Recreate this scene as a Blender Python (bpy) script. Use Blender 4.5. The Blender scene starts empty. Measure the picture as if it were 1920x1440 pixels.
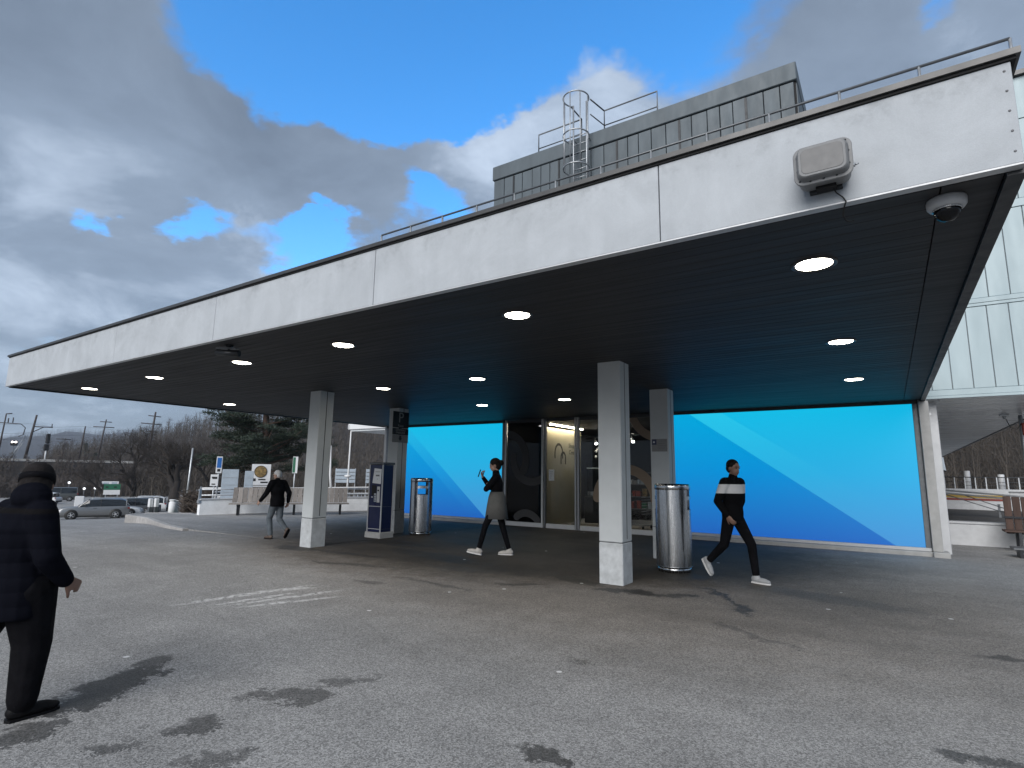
import bpy, math, random
from math import sin, cos, pi, radians as R, sqrt, atan2, hypot
from mathutils import Vector, Matrix, Euler, Quaternion
import numpy as np
random.seed(7); rng = np.random.default_rng(11)
sc = bpy.context.scene
col = sc.collection

# ------------------------------------------------------------------ camera
cd = bpy.data.cameras.new('camera'); cam = bpy.data.objects.new('camera', cd); col.objects.link(cam)
cd.sensor_width = 36.0; cd.lens = 36.0 * 1052.7 / 1920.0; cd.clip_start = 0.05; cd.clip_end = 6000
YAW, PITCH, ROLL = -0.58742, 0.16113, 0.0145
fwd = Vector((sin(YAW) * cos(PITCH), cos(YAW) * cos(PITCH), sin(PITCH)))
r0 = Vector((cos(YAW), -sin(YAW), 0)); u0 = r0.cross(fwd)
rx = r0 * cos(ROLL) + u0 * sin(ROLL); ux = u0 * cos(ROLL) - r0 * sin(ROLL)
m = Matrix((rx, ux, -fwd)).transposed().to_4x4(); m.translation = (0, 0, 1.5)
cam.matrix_world = m; sc.camera = cam

# ------------------------------------------------------------------ light, exposure
EXPO = 1.27
SUN_EL, SUN_AZ = R(30), R(171)          # azimuth measured from +Y towards +X
sd = bpy.data.lights.new('sun', 'SUN'); so = bpy.data.objects.new('sun', sd); col.objects.link(so)
sd.energy = 1.5; sd.angle = R(50); sd.color = (1.0, 0.97, 0.94)
sv = Vector((sin(SUN_AZ) * cos(SUN_EL), cos(SUN_AZ) * cos(SUN_EL), sin(SUN_EL)))
so.rotation_euler = sv.to_track_quat('Z', 'Y').to_euler(); so.location = (-6, -20, 25)
sc.view_settings.view_transform = 'Standard'; sc.view_settings.look = 'None'
sc.view_settings.exposure = EXPO; sc.view_settings.gamma = 1.0; sc.view_settings.use_curve_mapping = False
sc.render.engine = 'CYCLES'
sc.cycles.use_denoising = True
sc.cycles.max_bounces = 6; sc.cycles.transparent_max_bounces = 12
sc.cycles.caustics_reflective = False; sc.cycles.caustics_refractive = False
sc.cycles.sample_clamp_indirect = 6.0


class NT:
    """small wrapper for building node trees"""
    def __init__(s, tree): s.t = tree
    def n(s, kind, **kw):
        nd = s.t.nodes.new(kind)
        for k, v in kw.items(): setattr(nd, k, v)
        return nd
    def put(s, sock, v):
        if v is None: return
        if isinstance(v, bpy.types.NodeSocket): s.t.links.new(v, sock)
        elif isinstance(v, (tuple, list)) and len(v) == 3 and sock.type == 'RGBA': sock.default_value = (*v, 1)
        else: sock.default_value = v
    def m(s, op, a, b=None, c=None, clamp=False):
        nd = s.n('ShaderNodeMath', operation=op, use_clamp=clamp)
        s.put(nd.inputs[0], a); s.put(nd.inputs[1], b); s.put(nd.inputs[2], c); return nd.outputs[0]
    def vm(s, op, a, b=None, scale=None):
        nd = s.n('ShaderNodeVectorMath', operation=op)
        s.put(nd.inputs[0], a); s.put(nd.inputs[1], b)
        if scale is not None: s.put(nd.inputs['Scale'], scale)
        return nd.outputs['Value'] if op in ('LENGTH', 'DOT_PRODUCT', 'DISTANCE') else nd.outputs[0]
    def ss(s, v, lo, hi):
        nd = s.n('ShaderNodeMapRange', interpolation_type='SMOOTHSTEP')
        s.put(nd.inputs[0], v); s.put(nd.inputs[1], lo); s.put(nd.inputs[2], hi); return nd.outputs[0]
    def lin(s, v, lo, hi, a, b):
        nd = s.n('ShaderNodeMapRange'); s.put(nd.inputs[0], v)
        for i, q in enumerate((lo, hi, a, b)): s.put(nd.inputs[i + 1], q)
        return nd.outputs[0]
    def mix(s, f, a, b, blend='MIX'):
        nd = s.n('ShaderNodeMix', data_type='RGBA', blend_type=blend)
        s.put(nd.inputs[0], f); s.put(nd.inputs[6], a); s.put(nd.inputs[7], b); return nd.outputs[2]
    def noise(s, vec, scale, detail=4, rough=0.55, dist=0.0, out=0):
        nd = s.n('ShaderNodeTexNoise'); s.put(nd.inputs['Vector'], vec)
        nd.inputs['Scale'].default_value = scale; nd.inputs['Detail'].default_value = detail
        nd.inputs['Roughness'].default_value = rough; nd.inputs['Distortion'].default_value = dist
        return nd.outputs[out]
    def sep(s, v):
        nd = s.n('ShaderNodeSeparateXYZ'); s.put(nd.inputs[0], v); return nd.outputs
    def comb(s, x, y, z):
        nd = s.n('ShaderNodeCombineXYZ')
        for i, q in enumerate((x, y, z)): s.put(nd.inputs[i], q)
        return nd.outputs[0]


# ------------------------------------------------------------------ world: broken cloud over blue
wd = bpy.data.worlds.new('World'); sc.world = wd; wd.use_nodes = True
wd.node_tree.nodes.clear(); w = NT(wd.node_tree)
sky = w.n('ShaderNodeTexSky', sky_type='NISHITA', sun_disc=False, sun_elevation=SUN_EL, sun_rotation=SUN_AZ,
          altitude=400, air_density=1.0, dust_density=0.4, ozone_density=2.0)
hs = w.n('ShaderNodeHueSaturation'); hs.inputs['Saturation'].default_value = 1.34; hs.inputs['Value'].default_value = 1.0
w.put(hs.inputs['Color'], sky.outputs[0])
SKY_STRENGTH = 0.147
dirv = w.vm('NORMALIZE', w.n('ShaderNodeTexCoord').outputs['Generated'])
dx, dy, dz = w.sep(dirv)
den = w.m('ADD', w.m('MAXIMUM', dz, 0.0), 0.22)
pl = w.comb(w.m('DIVIDE', dx, den), w.m('DIVIDE', dy, den), 0.3)
cov = w.noise(pl, 1.15, 7, 0.60, 0.35)
warp = w.vm('SCALE', w.vm('SUBTRACT', w.noise(pl, 3.2, 5, 0.62, 0.0, 1), (0.5, 0.5, 0.5)), scale=0.26)
dw = w.vm('ADD', dirv, warp)


def blob(v, d, rad):
    q = w.m('DIVIDE', w.vm('DISTANCE', v, d), rad)
    return w.m('POWER', 2.718, w.m('MULTIPLY', w.m('MULTIPLY', q, q), -1.0))


gap = None
for d, rad, a in [((-.602, .514, .611), .18, .46), ((-.686, .446, .575), .12, .26), ((-.403, .65, .645), .16, .40), ((-.728, .339, .596), .12, .34), ((-.50, .60, .60), .12, .26),
                  ((-.782, .493, .381), .075, .46), ((-.732, .556, .394), .065, .42), ((-.609, .649, .457), .055, .40), ((-.848, .38, .37), .055, .56), ((-.89, .281, .359), .045, .60),
                  ((-.21, .72, .665), .17, .52), ((.107, .805, .583), .035, .3), ((-.76, .52, .42), .045, .3)]:
    g = w.m('MULTIPLY', blob(dw, d, rad), a); gap = g if gap is None else w.m('ADD', gap, g)
for d, rad, a in [((-.336, .734, .59), .11, .44), ((-.40, .715, .545), .06, .32), ((-.845, .22, .50), .16, .36), ((-.10, .835, .54), .13, .22), ((-.80, .36, .47), .09, .22), ((-.748, .482, .465), .08, .40),
                  ((-.69, .55, .48), .07, .42), ((-.612, .60, .505), .06, .40), ((-.545, .66, .515), .06, .42), ((-.47, .71, .52), .06, .36)]:
    gap = w.m('SUBTRACT', gap, w.m('MULTIPLY', blob(dw, d, rad), a))
cover = w.m('MAXIMUM', w.ss(dz, 0.16, 0.05), w.ss(w.m('SUBTRACT', w.m('ADD', w.m('MULTIPLY', cov, 0.9), 0.17), gap), 0.29, 0.51))
sh = w.noise(w.vm('ADD', pl, (3.1, 1.7, 0.0)), 2.3, 7, 0.62, 0.4)
br = None
for d, rad, a in [((-.336, .734, .59), .11, .34), ((-.895, .226, .386), .10, .16), ((-.947, .252, .197), .14, .30), ((-.774, .53, .347), .1, .28), ((-.86, .40, .28), .12, .14),
                  ((.142, .826, .545), .09, .28), ((-.50, .70, .505), .09, .34), ((-.05, .80, .57), .08, .12)]:
    g = w.m('MULTIPLY', blob(dw, d, rad), a); br = g if br is None else w.m('ADD', br, g)
for d, rad, a in [((-.82, .18, .55), .22, .12), ((-.774, .399, .493), .13, .14), ((-.699, .522, .489), .08, .12), ((-.03, .805, .593), .10, .12), ((-.911, .319, .263), .08, .1)]:
    br = w.m('SUBTRACT', br, w.m('MULTIPLY', blob(dw, d, rad), a))
lum = w.m('ADD', w.lin(sh, 0.28, 0.72, 0.06, 0.57), br, clamp=True)
rampn = w.n('ShaderNodeValToRGB'); w.put(rampn.inputs[0], lum)
els = rampn.color_ramp.elements
els[0].position = 0.0; els[0].color = (0.079, 0.100, 0.132, 1)
els[1].position = 1.0; els[1].color = (0.335, 0.39, 0.47, 1)
e = els.new(0.45); e.color = (0.124, 0.156, 0.202, 1)
# below the skyline the world is plain ground colour
bgs = w.n('ShaderNodeBackground'); w.put(bgs.inputs[0], hs.outputs[0]); bgs.inputs[1].default_value = SKY_STRENGTH
bgc = w.n('ShaderNodeBackground'); w.put(bgc.inputs[0], rampn.outputs[0]); bgc.inputs[1].default_value = 1.0
mxs = w.n('ShaderNodeMixShader'); w.put(mxs.inputs[0], w.m('MULTIPLY', cover, 0.97)); w.put(mxs.inputs[1], bgs.outputs[0]); w.put(mxs.inputs[2], bgc.outputs[0])
w.put(w.n('ShaderNodeOutputWorld').inputs[0], mxs.outputs[0])


# ------------------------------------------------------------------ mesh builder and object helpers
class MB:
    def __init__(s): s.v = []; s.f = []; s.sm = []
    def add(s, vs, fs, smooth=False):
        o = len(s.v); s.v += [tuple(q) for q in vs]; s.f += [tuple(i + o for i in q) for q in fs]; s.sm += [smooth] * len(fs); return s
    def box(s, x0, x1, y0, y1, z0, z1, M=None, ch=0.0):
        if ch > 0:
            c = ch; vs = []
            for z, i in ((z0, c), (z0 + c, 0), (z1 - c, 0), (z1, c)):
                k = c if i == 0 else c
                a = i if i else 0
                pts = [(x0 + c, y0 + a), (x1 - c, y0 + a), (x1 - a, y0 + c), (x1 - a, y1 - c), (x1 - c, y1 - a), (x0 + c, y1 - a), (x0 + a, y1 - c), (x0 + a, y0 + c)]
                vs += [(p[0], p[1], z) for p in pts]
            fs = [tuple(range(7, -1, -1)), tuple(range(24, 32))]
            for l in range(3):
                for i in range(8):
                    j = (i + 1) % 8; fs.append((l * 8 + i, l * 8 + j, l * 8 + 8 + j, l * 8 + 8 + i))
        else:
            vs = [(x0, y0, z0), (x1, y0, z0), (x1, y1, z0), (x0, y1, z0), (x0, y0, z1), (x1, y0, z1), (x1, y1, z1), (x0, y1, z1)]
            fs = [(3, 2, 1, 0), (4, 5, 6, 7), (0, 1, 5, 4), (1, 2, 6, 5), (2, 3, 7, 6), (3, 0, 4, 7)]
        if M is not None: vs = [M @ Vector(q) for q in vs]
        return s.add(vs, fs)
    def prism(s, pts, a, b, axis='z', M=None):
        """polygon pts (2-D) extruded from a to b along axis; axis z: (x,y); axis y: (x,z); axis x: (y,z)"""
        n = len(pts)
        def mk(p, t): return {'z': (p[0], p[1], t), 'y': (p[0], t, p[1]), 'x': (t, p[0], p[1])}[axis]
        vs = [mk(q, a) for q in pts] + [mk(q, b) for q in pts]
        fs = [tuple(range(n - 1, -1, -1)), tuple(range(n, 2 * n))] + [(i, (i + 1) % n, n + (i + 1) % n, n + i) for i in range(n)]
        if M is not None: vs = [M @ Vector(q) for q in vs]
        return s.add(vs, fs)
    def tube(s, pts, r, seg=8, cap=True, smooth=True, closed=False):
        pts = [Vector(q) for q in pts]; n = len(pts)
        rr = r if isinstance(r, (list, tuple)) else [r] * n
        vs = []; prev = None
        for i, q in enumerate(pts):
            if closed: t = (pts[(i + 1) % n] - pts[i - 1])
            else: t = (pts[min(i + 1, n - 1)] - pts[max(i - 1, 0)])
            t = t.normalized() if t.length > 1e-9 else Vector((0, 0, 1))
            if prev is None:
                a = Vector((0, 0, 1)) if abs(t.z) < 0.9 else Vector((1, 0, 0)); nx = t.cross(a).normalized()
            else:
                nx = (prev - t * prev.dot(t)); nx = nx.normalized() if nx.length > 1e-6 else t.orthogonal().normalized()
            prev = nx; ny = t.cross(nx)
            for k in range(seg):
                an = 2 * pi * k / seg; vs.append(q + (nx * cos(an) + ny * sin(an)) * rr[i])
        fs = []
        for i in range(n if closed else n - 1):
            j = (i + 1) % n
            for k in range(seg):
                k2 = (k + 1) % seg; fs.append((i * seg + k, i * seg + k2, j * seg + k2, j * seg + k))
        o = len(s.v); s.add(vs, fs, smooth)
        if cap and not closed:
            s.add([], []); s.f += [tuple(o + k for k in range(seg - 1, -1, -1)), tuple(o + (n - 1) * seg + k for k in range(seg))]; s.sm += [False, False]
        return s
    def lathe(s, prof, c=(0, 0, 0), seg=32, smooth=True, a0=0.0, a1=2 * pi, capends=False):
        full = abs(a1 - a0 - 2 * pi) < 1e-6; ns = seg if full else seg + 1
        vs = []
        for r, z in prof:
            for k in range(ns):
                an = a0 + (a1 - a0) * k / seg; vs.append((c[0] + r * cos(an), c[1] + r * sin(an), c[2] + z))
        fs = []
        for i in range(len(prof) - 1):
            for k in range(seg):
                k2 = (k + 1) % ns; fs.append((i * ns + k, i * ns + k2, (i + 1) * ns + k2, (i + 1) * ns + k))
        return s.add(vs, fs, smooth)
    def ell(s, c, r, M=None, seg=14, rings=9):
        vs = []; fs = []
        for i in range(rings + 1):
            th = pi * i / rings
            for k in range(seg):
                ph = 2 * pi * k / seg
                q = Vector((r[0] * sin(th) * cos(ph), r[1] * sin(th) * sin(ph), r[2] * cos(th)))
                if M is not None: q = M @ q
                vs.append(q + Vector(c))
        for i in range(rings):
            for k in range(seg):
                k2 = (k + 1) % seg; fs.append((i * seg + k, (i + 1) * seg + k, (i + 1) * seg + k2, i * seg + k2))
        return s.add(vs, fs, True)
    def loft(s, pts, ra, rb, lat, seg=16):
        """elliptic tube through pts; lat = lateral axis, ra = half depth, rb = half width"""
        pts = [Vector(q) for q in pts]; n = len(pts); vs = []; fs = []
        lat = [Vector(lat)] * n if not isinstance(lat, list) else [Vector(q) for q in lat]
        for i, q in enumerate(pts):
            t = (pts[min(i + 1, n - 1)] - pts[max(i - 1, 0)]).normalized()
            l = (lat[i] - t * lat[i].dot(t)).normalized(); fr = l.cross(t)
            for k in range(seg):
                an = 2 * pi * k / seg; vs.append(q + l * (cos(an) * rb[i]) + fr * (sin(an) * ra[i]))
        for i in range(n - 1):
            for k in range(seg):
                k2 = (k + 1) % seg; fs.append((i * seg + k, i * seg + k2, (i + 1) * seg + k2, (i + 1) * seg + k))
        fs += [tuple(range(seg - 1, -1, -1)), tuple((n - 1) * seg + k for k in range(seg))]
        return s.add(vs, fs, True)
    def mesh(s, name, mat=None):
        me = bpy.data.meshes.new(name); me.from_pydata(s.v, [], s.f)
        me.polygons.foreach_set('use_smooth', s.sm[:len(me.polygons)]); me.update()
        if mat: me.materials.append(mat)
        return me
    def build(s, name, mat, parent=None, loc=None, rot=None):
        return obj(name, s.mesh(name, mat), parent, loc, rot)


def obj(name, me, parent=None, loc=None, rot=None):
    o = bpy.data.objects.new(name, me); col.objects.link(o)
    if parent: o.parent = parent
    if loc: o.location = loc
    if rot: o.rotation_euler = rot
    return o
def tag(o, label=None, cat=None, group=None, kind=None):
    for k, v in (('label', label), ('category', cat), ('group', group), ('kind', kind)):
        if v: o[k] = v
    return o
def thing(name, loc, label, cat, group=None, rz=0.0):
    o = bpy.data.objects.new(name, None); o.empty_display_size = 0.2; col.objects.link(o)
    o.location = loc; o.rotation_euler = (0, 0, rz)
    return tag(o, label, cat, group)
def struct(o): o['kind'] = 'structure'; return o
def copy_tree(o, parent=None):
    c = o.copy(); col.objects.link(c); c.parent = parent
    for ch in list(o.children): copy_tree(ch, c)
    return c
def text_mesh(name, body, size, mat, parent, M, align='CENTER', ext=0.002):
    cu = bpy.data.curves.new('txt', 'FONT'); cu.body = body; cu.size = size; cu.extrude = ext
    cu.align_x = align; cu.align_y = 'CENTER'; cu.resolution_u = 3
    t = bpy.data.objects.new('txt', cu); col.objects.link(t)
    dg = bpy.context.evaluated_depsgraph_get(); me = bpy.data.meshes.new_from_object(t.evaluated_get(dg))
    bpy.data.objects.remove(t); bpy.data.curves.remove(cu)
    me.name = name; me.materials.clear(); me.materials.append(mat)
    o = obj(name, me, parent); o.matrix_local = M
    return o
def add_mods(o, voxel, smooth_it=4, fac=0.5):
    m = o.modifiers.new('remesh', 'REMESH'); m.mode = 'VOXEL'; m.voxel_size = voxel; m.use_smooth_shade = True
    if smooth_it:
        m = o.modifiers.new('smooth', 'SMOOTH'); m.iterations = smooth_it; m.factor = fac
    return o


# ------------------------------------------------------------------ materials
def mat(name, colr, rough=0.6, metal=0.0, var=0.0, vscale=3.0, bump=0.0, bscale=40.0, spec=0.5, coat=0.0, stretch=None, objvar=0.0, coords='Position'):
    mt = bpy.data.materials.new(name); mt.use_nodes = True; t = NT(mt.node_tree)
    b = mt.node_tree.nodes['Principled BSDF']
    b.inputs['Roughness'].default_value = rough; b.inputs['Metallic'].default_value = metal
    b.inputs['Specular IOR Level'].default_value = spec; b.inputs['Coat Weight'].default_value = coat
    pos = t.n('ShaderNodeNewGeometry').outputs['Position'] if coords == 'Position' else t.n('ShaderNodeTexCoord').outputs[coords]
    if stretch: pos = t.vm('MULTIPLY', pos, stretch)
    c = None
    if var > 0:
        nz = t.noise(pos, vscale, 6, 0.6)
        f = t.lin(nz, 0.28, 0.72, 1 - var, 1 + var)
        c = t.vm('SCALE', tuple(colr), scale=f)
        t.put(b.inputs['Roughness'], t.lin(t.noise(pos, vscale * 2.3, 4), 0.3, 0.7, max(0, rough - 0.08), min(1, rough + 0.08)))
    if objvar > 0:
        rnd = t.n('ShaderNodeObjectInfo').outputs['Random']
        c = t.vm('SCALE', c if c is not None else tuple(colr), scale=t.lin(rnd, 0, 1, 1 - objvar, 1 + objvar))
    t.put(b.inputs['Base Color'], c if c is not None else (*colr, 1))
    if bump > 0:
        bp = t.n('ShaderNodeBump'); bp.inputs['Strength'].default_value = bump; bp.inputs['Distance'].default_value = 0.01
        t.put(bp.inputs['Height'], t.noise(pos, bscale, 5, 0.6)); t.put(b.inputs['Normal'], bp.outputs[0])
    return mt
def emit(name, colr, strength):
    mt = bpy.data.materials.new(name); mt.use_nodes = True; t = NT(mt.node_tree)
    b = mt.node_tree.nodes['Principled BSDF']; b.inputs['Base Color'].default_value = (0.8, 0.8, 0.8, 1)
    b.inputs['Emission Color'].default_value = (*colr, 1); b.inputs['Emission Strength'].default_value = strength
    return mt
def glass(name, tint, refl=1.0, rough=0.0):
    mt = bpy.data.materials.new(name); mt.use_nodes = True; t = NT(mt.node_tree)
    for n_ in list(mt.node_tree.nodes): mt.node_tree.nodes.remove(n_)
    tr = t.n('ShaderNodeBsdfTransparent'); tr.inputs[0].default_value = (*tint, 1)
    gl = t.n('ShaderNodeBsdfGlossy'); gl.inputs['Roughness'].default_value = rough
    fr = t.n('ShaderNodeFresnel'); fr.inputs[0].default_value = 1.5
    mx = t.n('ShaderNodeMixShader'); t.put(mx.inputs[0], t.m('MULTIPLY', fr.outputs[0], refl)); t.put(mx.inputs[1], tr.outputs[0]); t.put(mx.inputs[2], gl.outputs[0])
    t.put(t.n('ShaderNodeOutputMaterial').inputs[0], mx.outputs[0]); return mt


def asphalt_material():
    mt = bpy.data.materials.new('asphalt'); mt.use_nodes = True; t = NT(mt.node_tree)
    b = mt.node_tree.nodes['Principled BSDF']
    pos = t.n('ShaderNodeNewGeometry').outputs['Position']
    p2 = t.vm('MULTIPLY', pos, (1, 1, 0))
    base = t.lin(t.noise(p2, 0.35, 3, 0.6), 0.3, 0.7, 0.235, 0.30)
    base = t.m('MULTIPLY', base, t.lin(t.noise(p2, 2.2, 4, 0.65), 0.25, 0.75, 0.86, 1.12))
    # aggregate: light and dark stones
    vo = t.n('ShaderNodeTexVoronoi'); t.put(vo.inputs['Vector'], p2); vo.inputs['Scale'].default_value = 108
    agg = t.sep(vo.outputs['Color'])[0]
    base = t.m('MULTIPLY', base, t.lin(agg, 0, 1, 0.55, 1.5))
    fine = t.noise(p2, 160, 1, 0.7)
    base = t.m('MULTIPLY', base, t.lin(fine, 0.3, 0.7, 0.66, 1.38))
    # streaky long-wave wear
    st = t.noise(t.vm('MULTIPLY', p2, (0.35, 1.6, 1)), 0.9, 4, 0.6)
    base = t.m('MULTIPLY', base, t.lin(st, 0.35, 0.7, 1.05, 0.86))
    # stains of oil and damp with their own outlines: (x, y, half length, half width, angle, depth)
    wob = t.vm('SCALE', t.vm('SUBTRACT', t.noise(p2, 3.2, 4, 0.7, 0.0, 1), (0.5, 0.5, 0.5)), scale=0.62)
    pw = t.vm('ADD', t.vm('ADD', p2, wob), t.vm('SCALE', t.vm('SUBTRACT', vo.outputs['Color'], (0.5, 0.5, 0.5)), scale=0.05))
    pq = t.vm('ADD', p2, t.vm('SCALE', wob, scale=0.28))
    def oval(v, x, y, a, bb, an):
        mp = t.n('ShaderNodeMapping', vector_type='TEXTURE'); t.put(mp.inputs['Vector'], v)
        mp.inputs['Location'].default_value = (x, y, 0); mp.inputs['Rotation'].default_value = (0, 0, R(an)); mp.inputs['Scale'].default_value = (a, bb, 1)
        return t.vm('LENGTH', mp.outputs[0])
    rag = t.m('MULTIPLY', t.m('SUBTRACT', t.noise(p2, 13, 4, 0.75), 0.5), 1.5)
    dark = None
    for x, y, a, bb, an, dp in [(-4.66, 1.98, .50, .20, 118, .62), (-4.95, 2.4, .18, .09, 120, .5), (-3.56, 2.0, .17, .12, 60, .5), (-3.43, 2.65, .20, .10, 40, .45), (-3.43, 3.02, .22, .06, 60, .4),
                                (-3.69, 2.49, .12, .07, 40, .45), (-4.24, 1.35, .22, .14, 110, .5), (-1.67, 2.87, .13, .09, 20, .55), (-2.98, 7.36, .45, .16, 10, .62), (-3.9, 7.62, .5, .18, -20, .55),
                                (-2.4, 7.5, .3, .12, 50, .5), (-1.96, 7.91, .5, .05, -55, .55), (-1.56, 7.28, .4, .06, -60, .5), (.7, 6.65, .20, .08, 10, .45), (.32, 4.21, .22, .1, 10, .5),
                                (-3.08, 1.84, .15, .08, 40, .4), (-3.66, 1.6, .12, .06, 50, .45), (-.85, 8.56, 1.1, .3, -15, .22), (-7.0, 8.2, 1.4, .35, -10, .3), (-5.2, 7.6, 1.2, .3, 15, .25), (-9.2, 9.2, 1.0, .4, 0, .35),
                                (-3.2, 9.0, .8, .4, 0, .4), (-6.5, 10.5, 2.2, .8, 0, .22), (-.4, 2.9, .3, .1, 30, .3), (.9, 3.3, .3, .08, 0, .3), (-2.2, 4.4, .12, .05, 20, .4), (-10.0, 7.3, .6, .25, 0, .45), (-7.6, 6.6, .9, .10, 12, .35), (-5.4, 6.2, .8, .07, -8, .3), (-8.8, 7.4, 1.1, .12, 6, .4), (-1.2, 6.1, .5, .06, -30, .3), (-6.2, 5.7, .3, .08, 10, .35), (-4.4, 6.9, .35, .1, 30, .4)]:
        k = t.m('MULTIPLY', t.ss(t.m('ADD', oval(pw, x, y, a, bb, an), rag), 1.10, 0.92), min(.78, dp * 1.25)); dark = k if dark is None else t.m('MAXIMUM', dark, k)
    spots = t.n('ShaderNodeTexVoronoi'); t.put(spots.inputs['Vector'], pw); spots.inputs['Scale'].default_value = 2.1
    dk = t.m('MULTIPLY', t.ss(spots.outputs['Distance'], 0.075, 0.045), t.m('GREATER_THAN', t.sep(spots.outputs['Color'])[1], 0.4))
    dark = t.m('MAXIMUM', dark, t.m('MULTIPLY', dk, 0.5))
    zone = t.ss(oval(t.vm('ADD', p2, t.vm('SCALE', wob, scale=2.2)), -7.0, 11.4, 7.3, 5.6, -3), 1.14, 0.66)  # broad soft-edged brown darkening under the canopy, milder further out
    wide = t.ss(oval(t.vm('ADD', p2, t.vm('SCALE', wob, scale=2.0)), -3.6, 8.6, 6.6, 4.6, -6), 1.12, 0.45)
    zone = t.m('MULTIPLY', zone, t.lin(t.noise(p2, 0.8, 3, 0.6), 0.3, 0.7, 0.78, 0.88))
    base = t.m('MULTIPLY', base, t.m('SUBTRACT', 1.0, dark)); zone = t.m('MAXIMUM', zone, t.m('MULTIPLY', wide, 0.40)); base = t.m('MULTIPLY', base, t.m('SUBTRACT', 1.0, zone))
    # scraped remains of white paint
    light = None
    for x, y, a, bb, an in [(-6.72, 4.3, .85, .08, 82), (-6.2, 4.45, .7, .06, 76), (-6.42, 4.2, .5, .05, 80), (-5.95, 4.35, .6, .06, 68), (-6.6, 4.75, .35, .08, 60)]:
        k = t.ss(oval(pq, x, y, a, bb, an), 1.26, 0.55); light = k if light is None else t.m('MAXIMUM', light, k)
    light = t.m('MULTIPLY', light, t.ss(t.noise(p2, 14, 2, 0.7), 0.36, 0.6))
    gum = t.n('ShaderNodeTexVoronoi'); t.put(gum.inputs['Vector'], t.vm('ADD', p2, t.vm('SCALE', wob, scale=0.06))); gum.inputs['Scale'].default_value = 1.9
    gm = t.m('MULTIPLY', t.ss(gum.outputs['Distance'], 0.058, 0.042), t.m('GREATER_THAN', t.sep(gum.outputs['Color'])[0], 0.62))
    light = t.m('MAXIMUM', t.m('MULTIPLY', light, 0.85), gm)
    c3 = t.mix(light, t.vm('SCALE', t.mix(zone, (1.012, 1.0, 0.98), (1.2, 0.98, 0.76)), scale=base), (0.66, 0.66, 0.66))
    t.put(b.inputs['Base Color'], c3)
    t.put(b.inputs['Roughness'], t.m('SUBTRACT', 0.8, t.m('MULTIPLY', dark, 0.3)))
    b.inputs['Specular IOR Level'].default_value = 0.35
    bp = t.n('ShaderNodeBump'); bp.inputs['Strength'].default_value = 0.55; bp.inputs['Distance'].default_value = 0.006
    t.put(bp.inputs['Height'], t.m('ADD', agg, fine)); t.put(b.inputs['Normal'], bp.outputs[0])
    return mt


def fascia_material():
    mt = bpy.data.materials.new('fascia_render'); mt.use_nodes = True; t = NT(mt.node_tree); b = mt.node_tree.nodes['Principled BSDF']
    pos = t.n('ShaderNodeNewGeometry').outputs['Position']
    f = t.lin(t.noise(pos, 2.1, 7, 0.66, 0.6), 0.3, 0.7, 0.86, 1.06)
    f = t.m('MULTIPLY', f, t.lin(t.noise(t.vm('MULTIPLY', pos, (6, 6, 0.5)), 1.5, 5, 0.6), 0.3, 0.75, 1.02, 0.955))
    f = t.m('MULTIPLY', f, t.lin(t.noise(pos, 220, 2, 0.6), 0.3, 0.7, 0.95, 1.05))
    zz = t.sep(pos)[2]; edge = t.m('MULTIPLY', t.ss(zz, 3.52, 3.82), t.ss(t.noise(pos, 6, 6, 0.7), 0.45, 0.7))
    sp = t.n('ShaderNodeTexVoronoi'); t.put(sp.inputs['Vector'], pos); sp.inputs['Scale'].default_value = 3.2
    dot = t.m('MULTIPLY', t.ss(sp.outputs['Distance'], 0.05, 0.02), t.m('GREATER_THAN', t.sep(sp.outputs['Color'])[0], 0.5))
    f = t.m('MULTIPLY', f, t.m('SUBTRACT', 1.0, t.m('MULTIPLY', edge, 0.22))); f = t.m('MULTIPLY', f, t.m('SUBTRACT', 1.0, t.m('MULTIPLY', dot, 0.14)))
    t.put(b.inputs['Base Color'], t.vm('SCALE', (0.435, 0.463, 0.49), scale=f)); b.inputs['Roughness'].default_value = 0.75
    bp = t.n('ShaderNodeBump'); bp.inputs['Strength'].default_value = 0.25; bp.inputs['Distance'].default_value = 0.004
    t.put(bp.inputs['Height'], t.noise(pos, 130, 4, 0.7)); t.put(b.inputs['Normal'], bp.outputs[0]); return mt


def soffit_material():
    mt = bpy.data.materials.new('soffit_paint'); mt.use_nodes = True; t = NT(mt.node_tree); b = mt.node_tree.nodes['Principled BSDF']
    pos = t.n('ShaderNodeNewGeometry').outputs['Position']
    f = t.lin(t.noise(t.vm('MULTIPLY', pos, (0.35, 9, 1)), 1.4, 6, 0.65, 0.3), 0.3, 0.7, 0.82, 1.16)
    rnd = t.n('ShaderNodeObjectInfo').outputs['Random']; f = t.m('MULTIPLY', f, t.lin(rnd, 0, 1, 0.95, 1.05))
    t.put(b.inputs['Base Color'], t.vm('SCALE', (0.045, 0.044, 0.045), scale=f))
    t.put(b.inputs['Roughness'], t.lin(t.noise(t.vm('MULTIPLY', pos, (0.4, 12, 1)), 2, 5), 0.3, 0.7, 0.5, 0.68)); b.inputs['Specular IOR Level'].default_value = 0.15
    return mt


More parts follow.
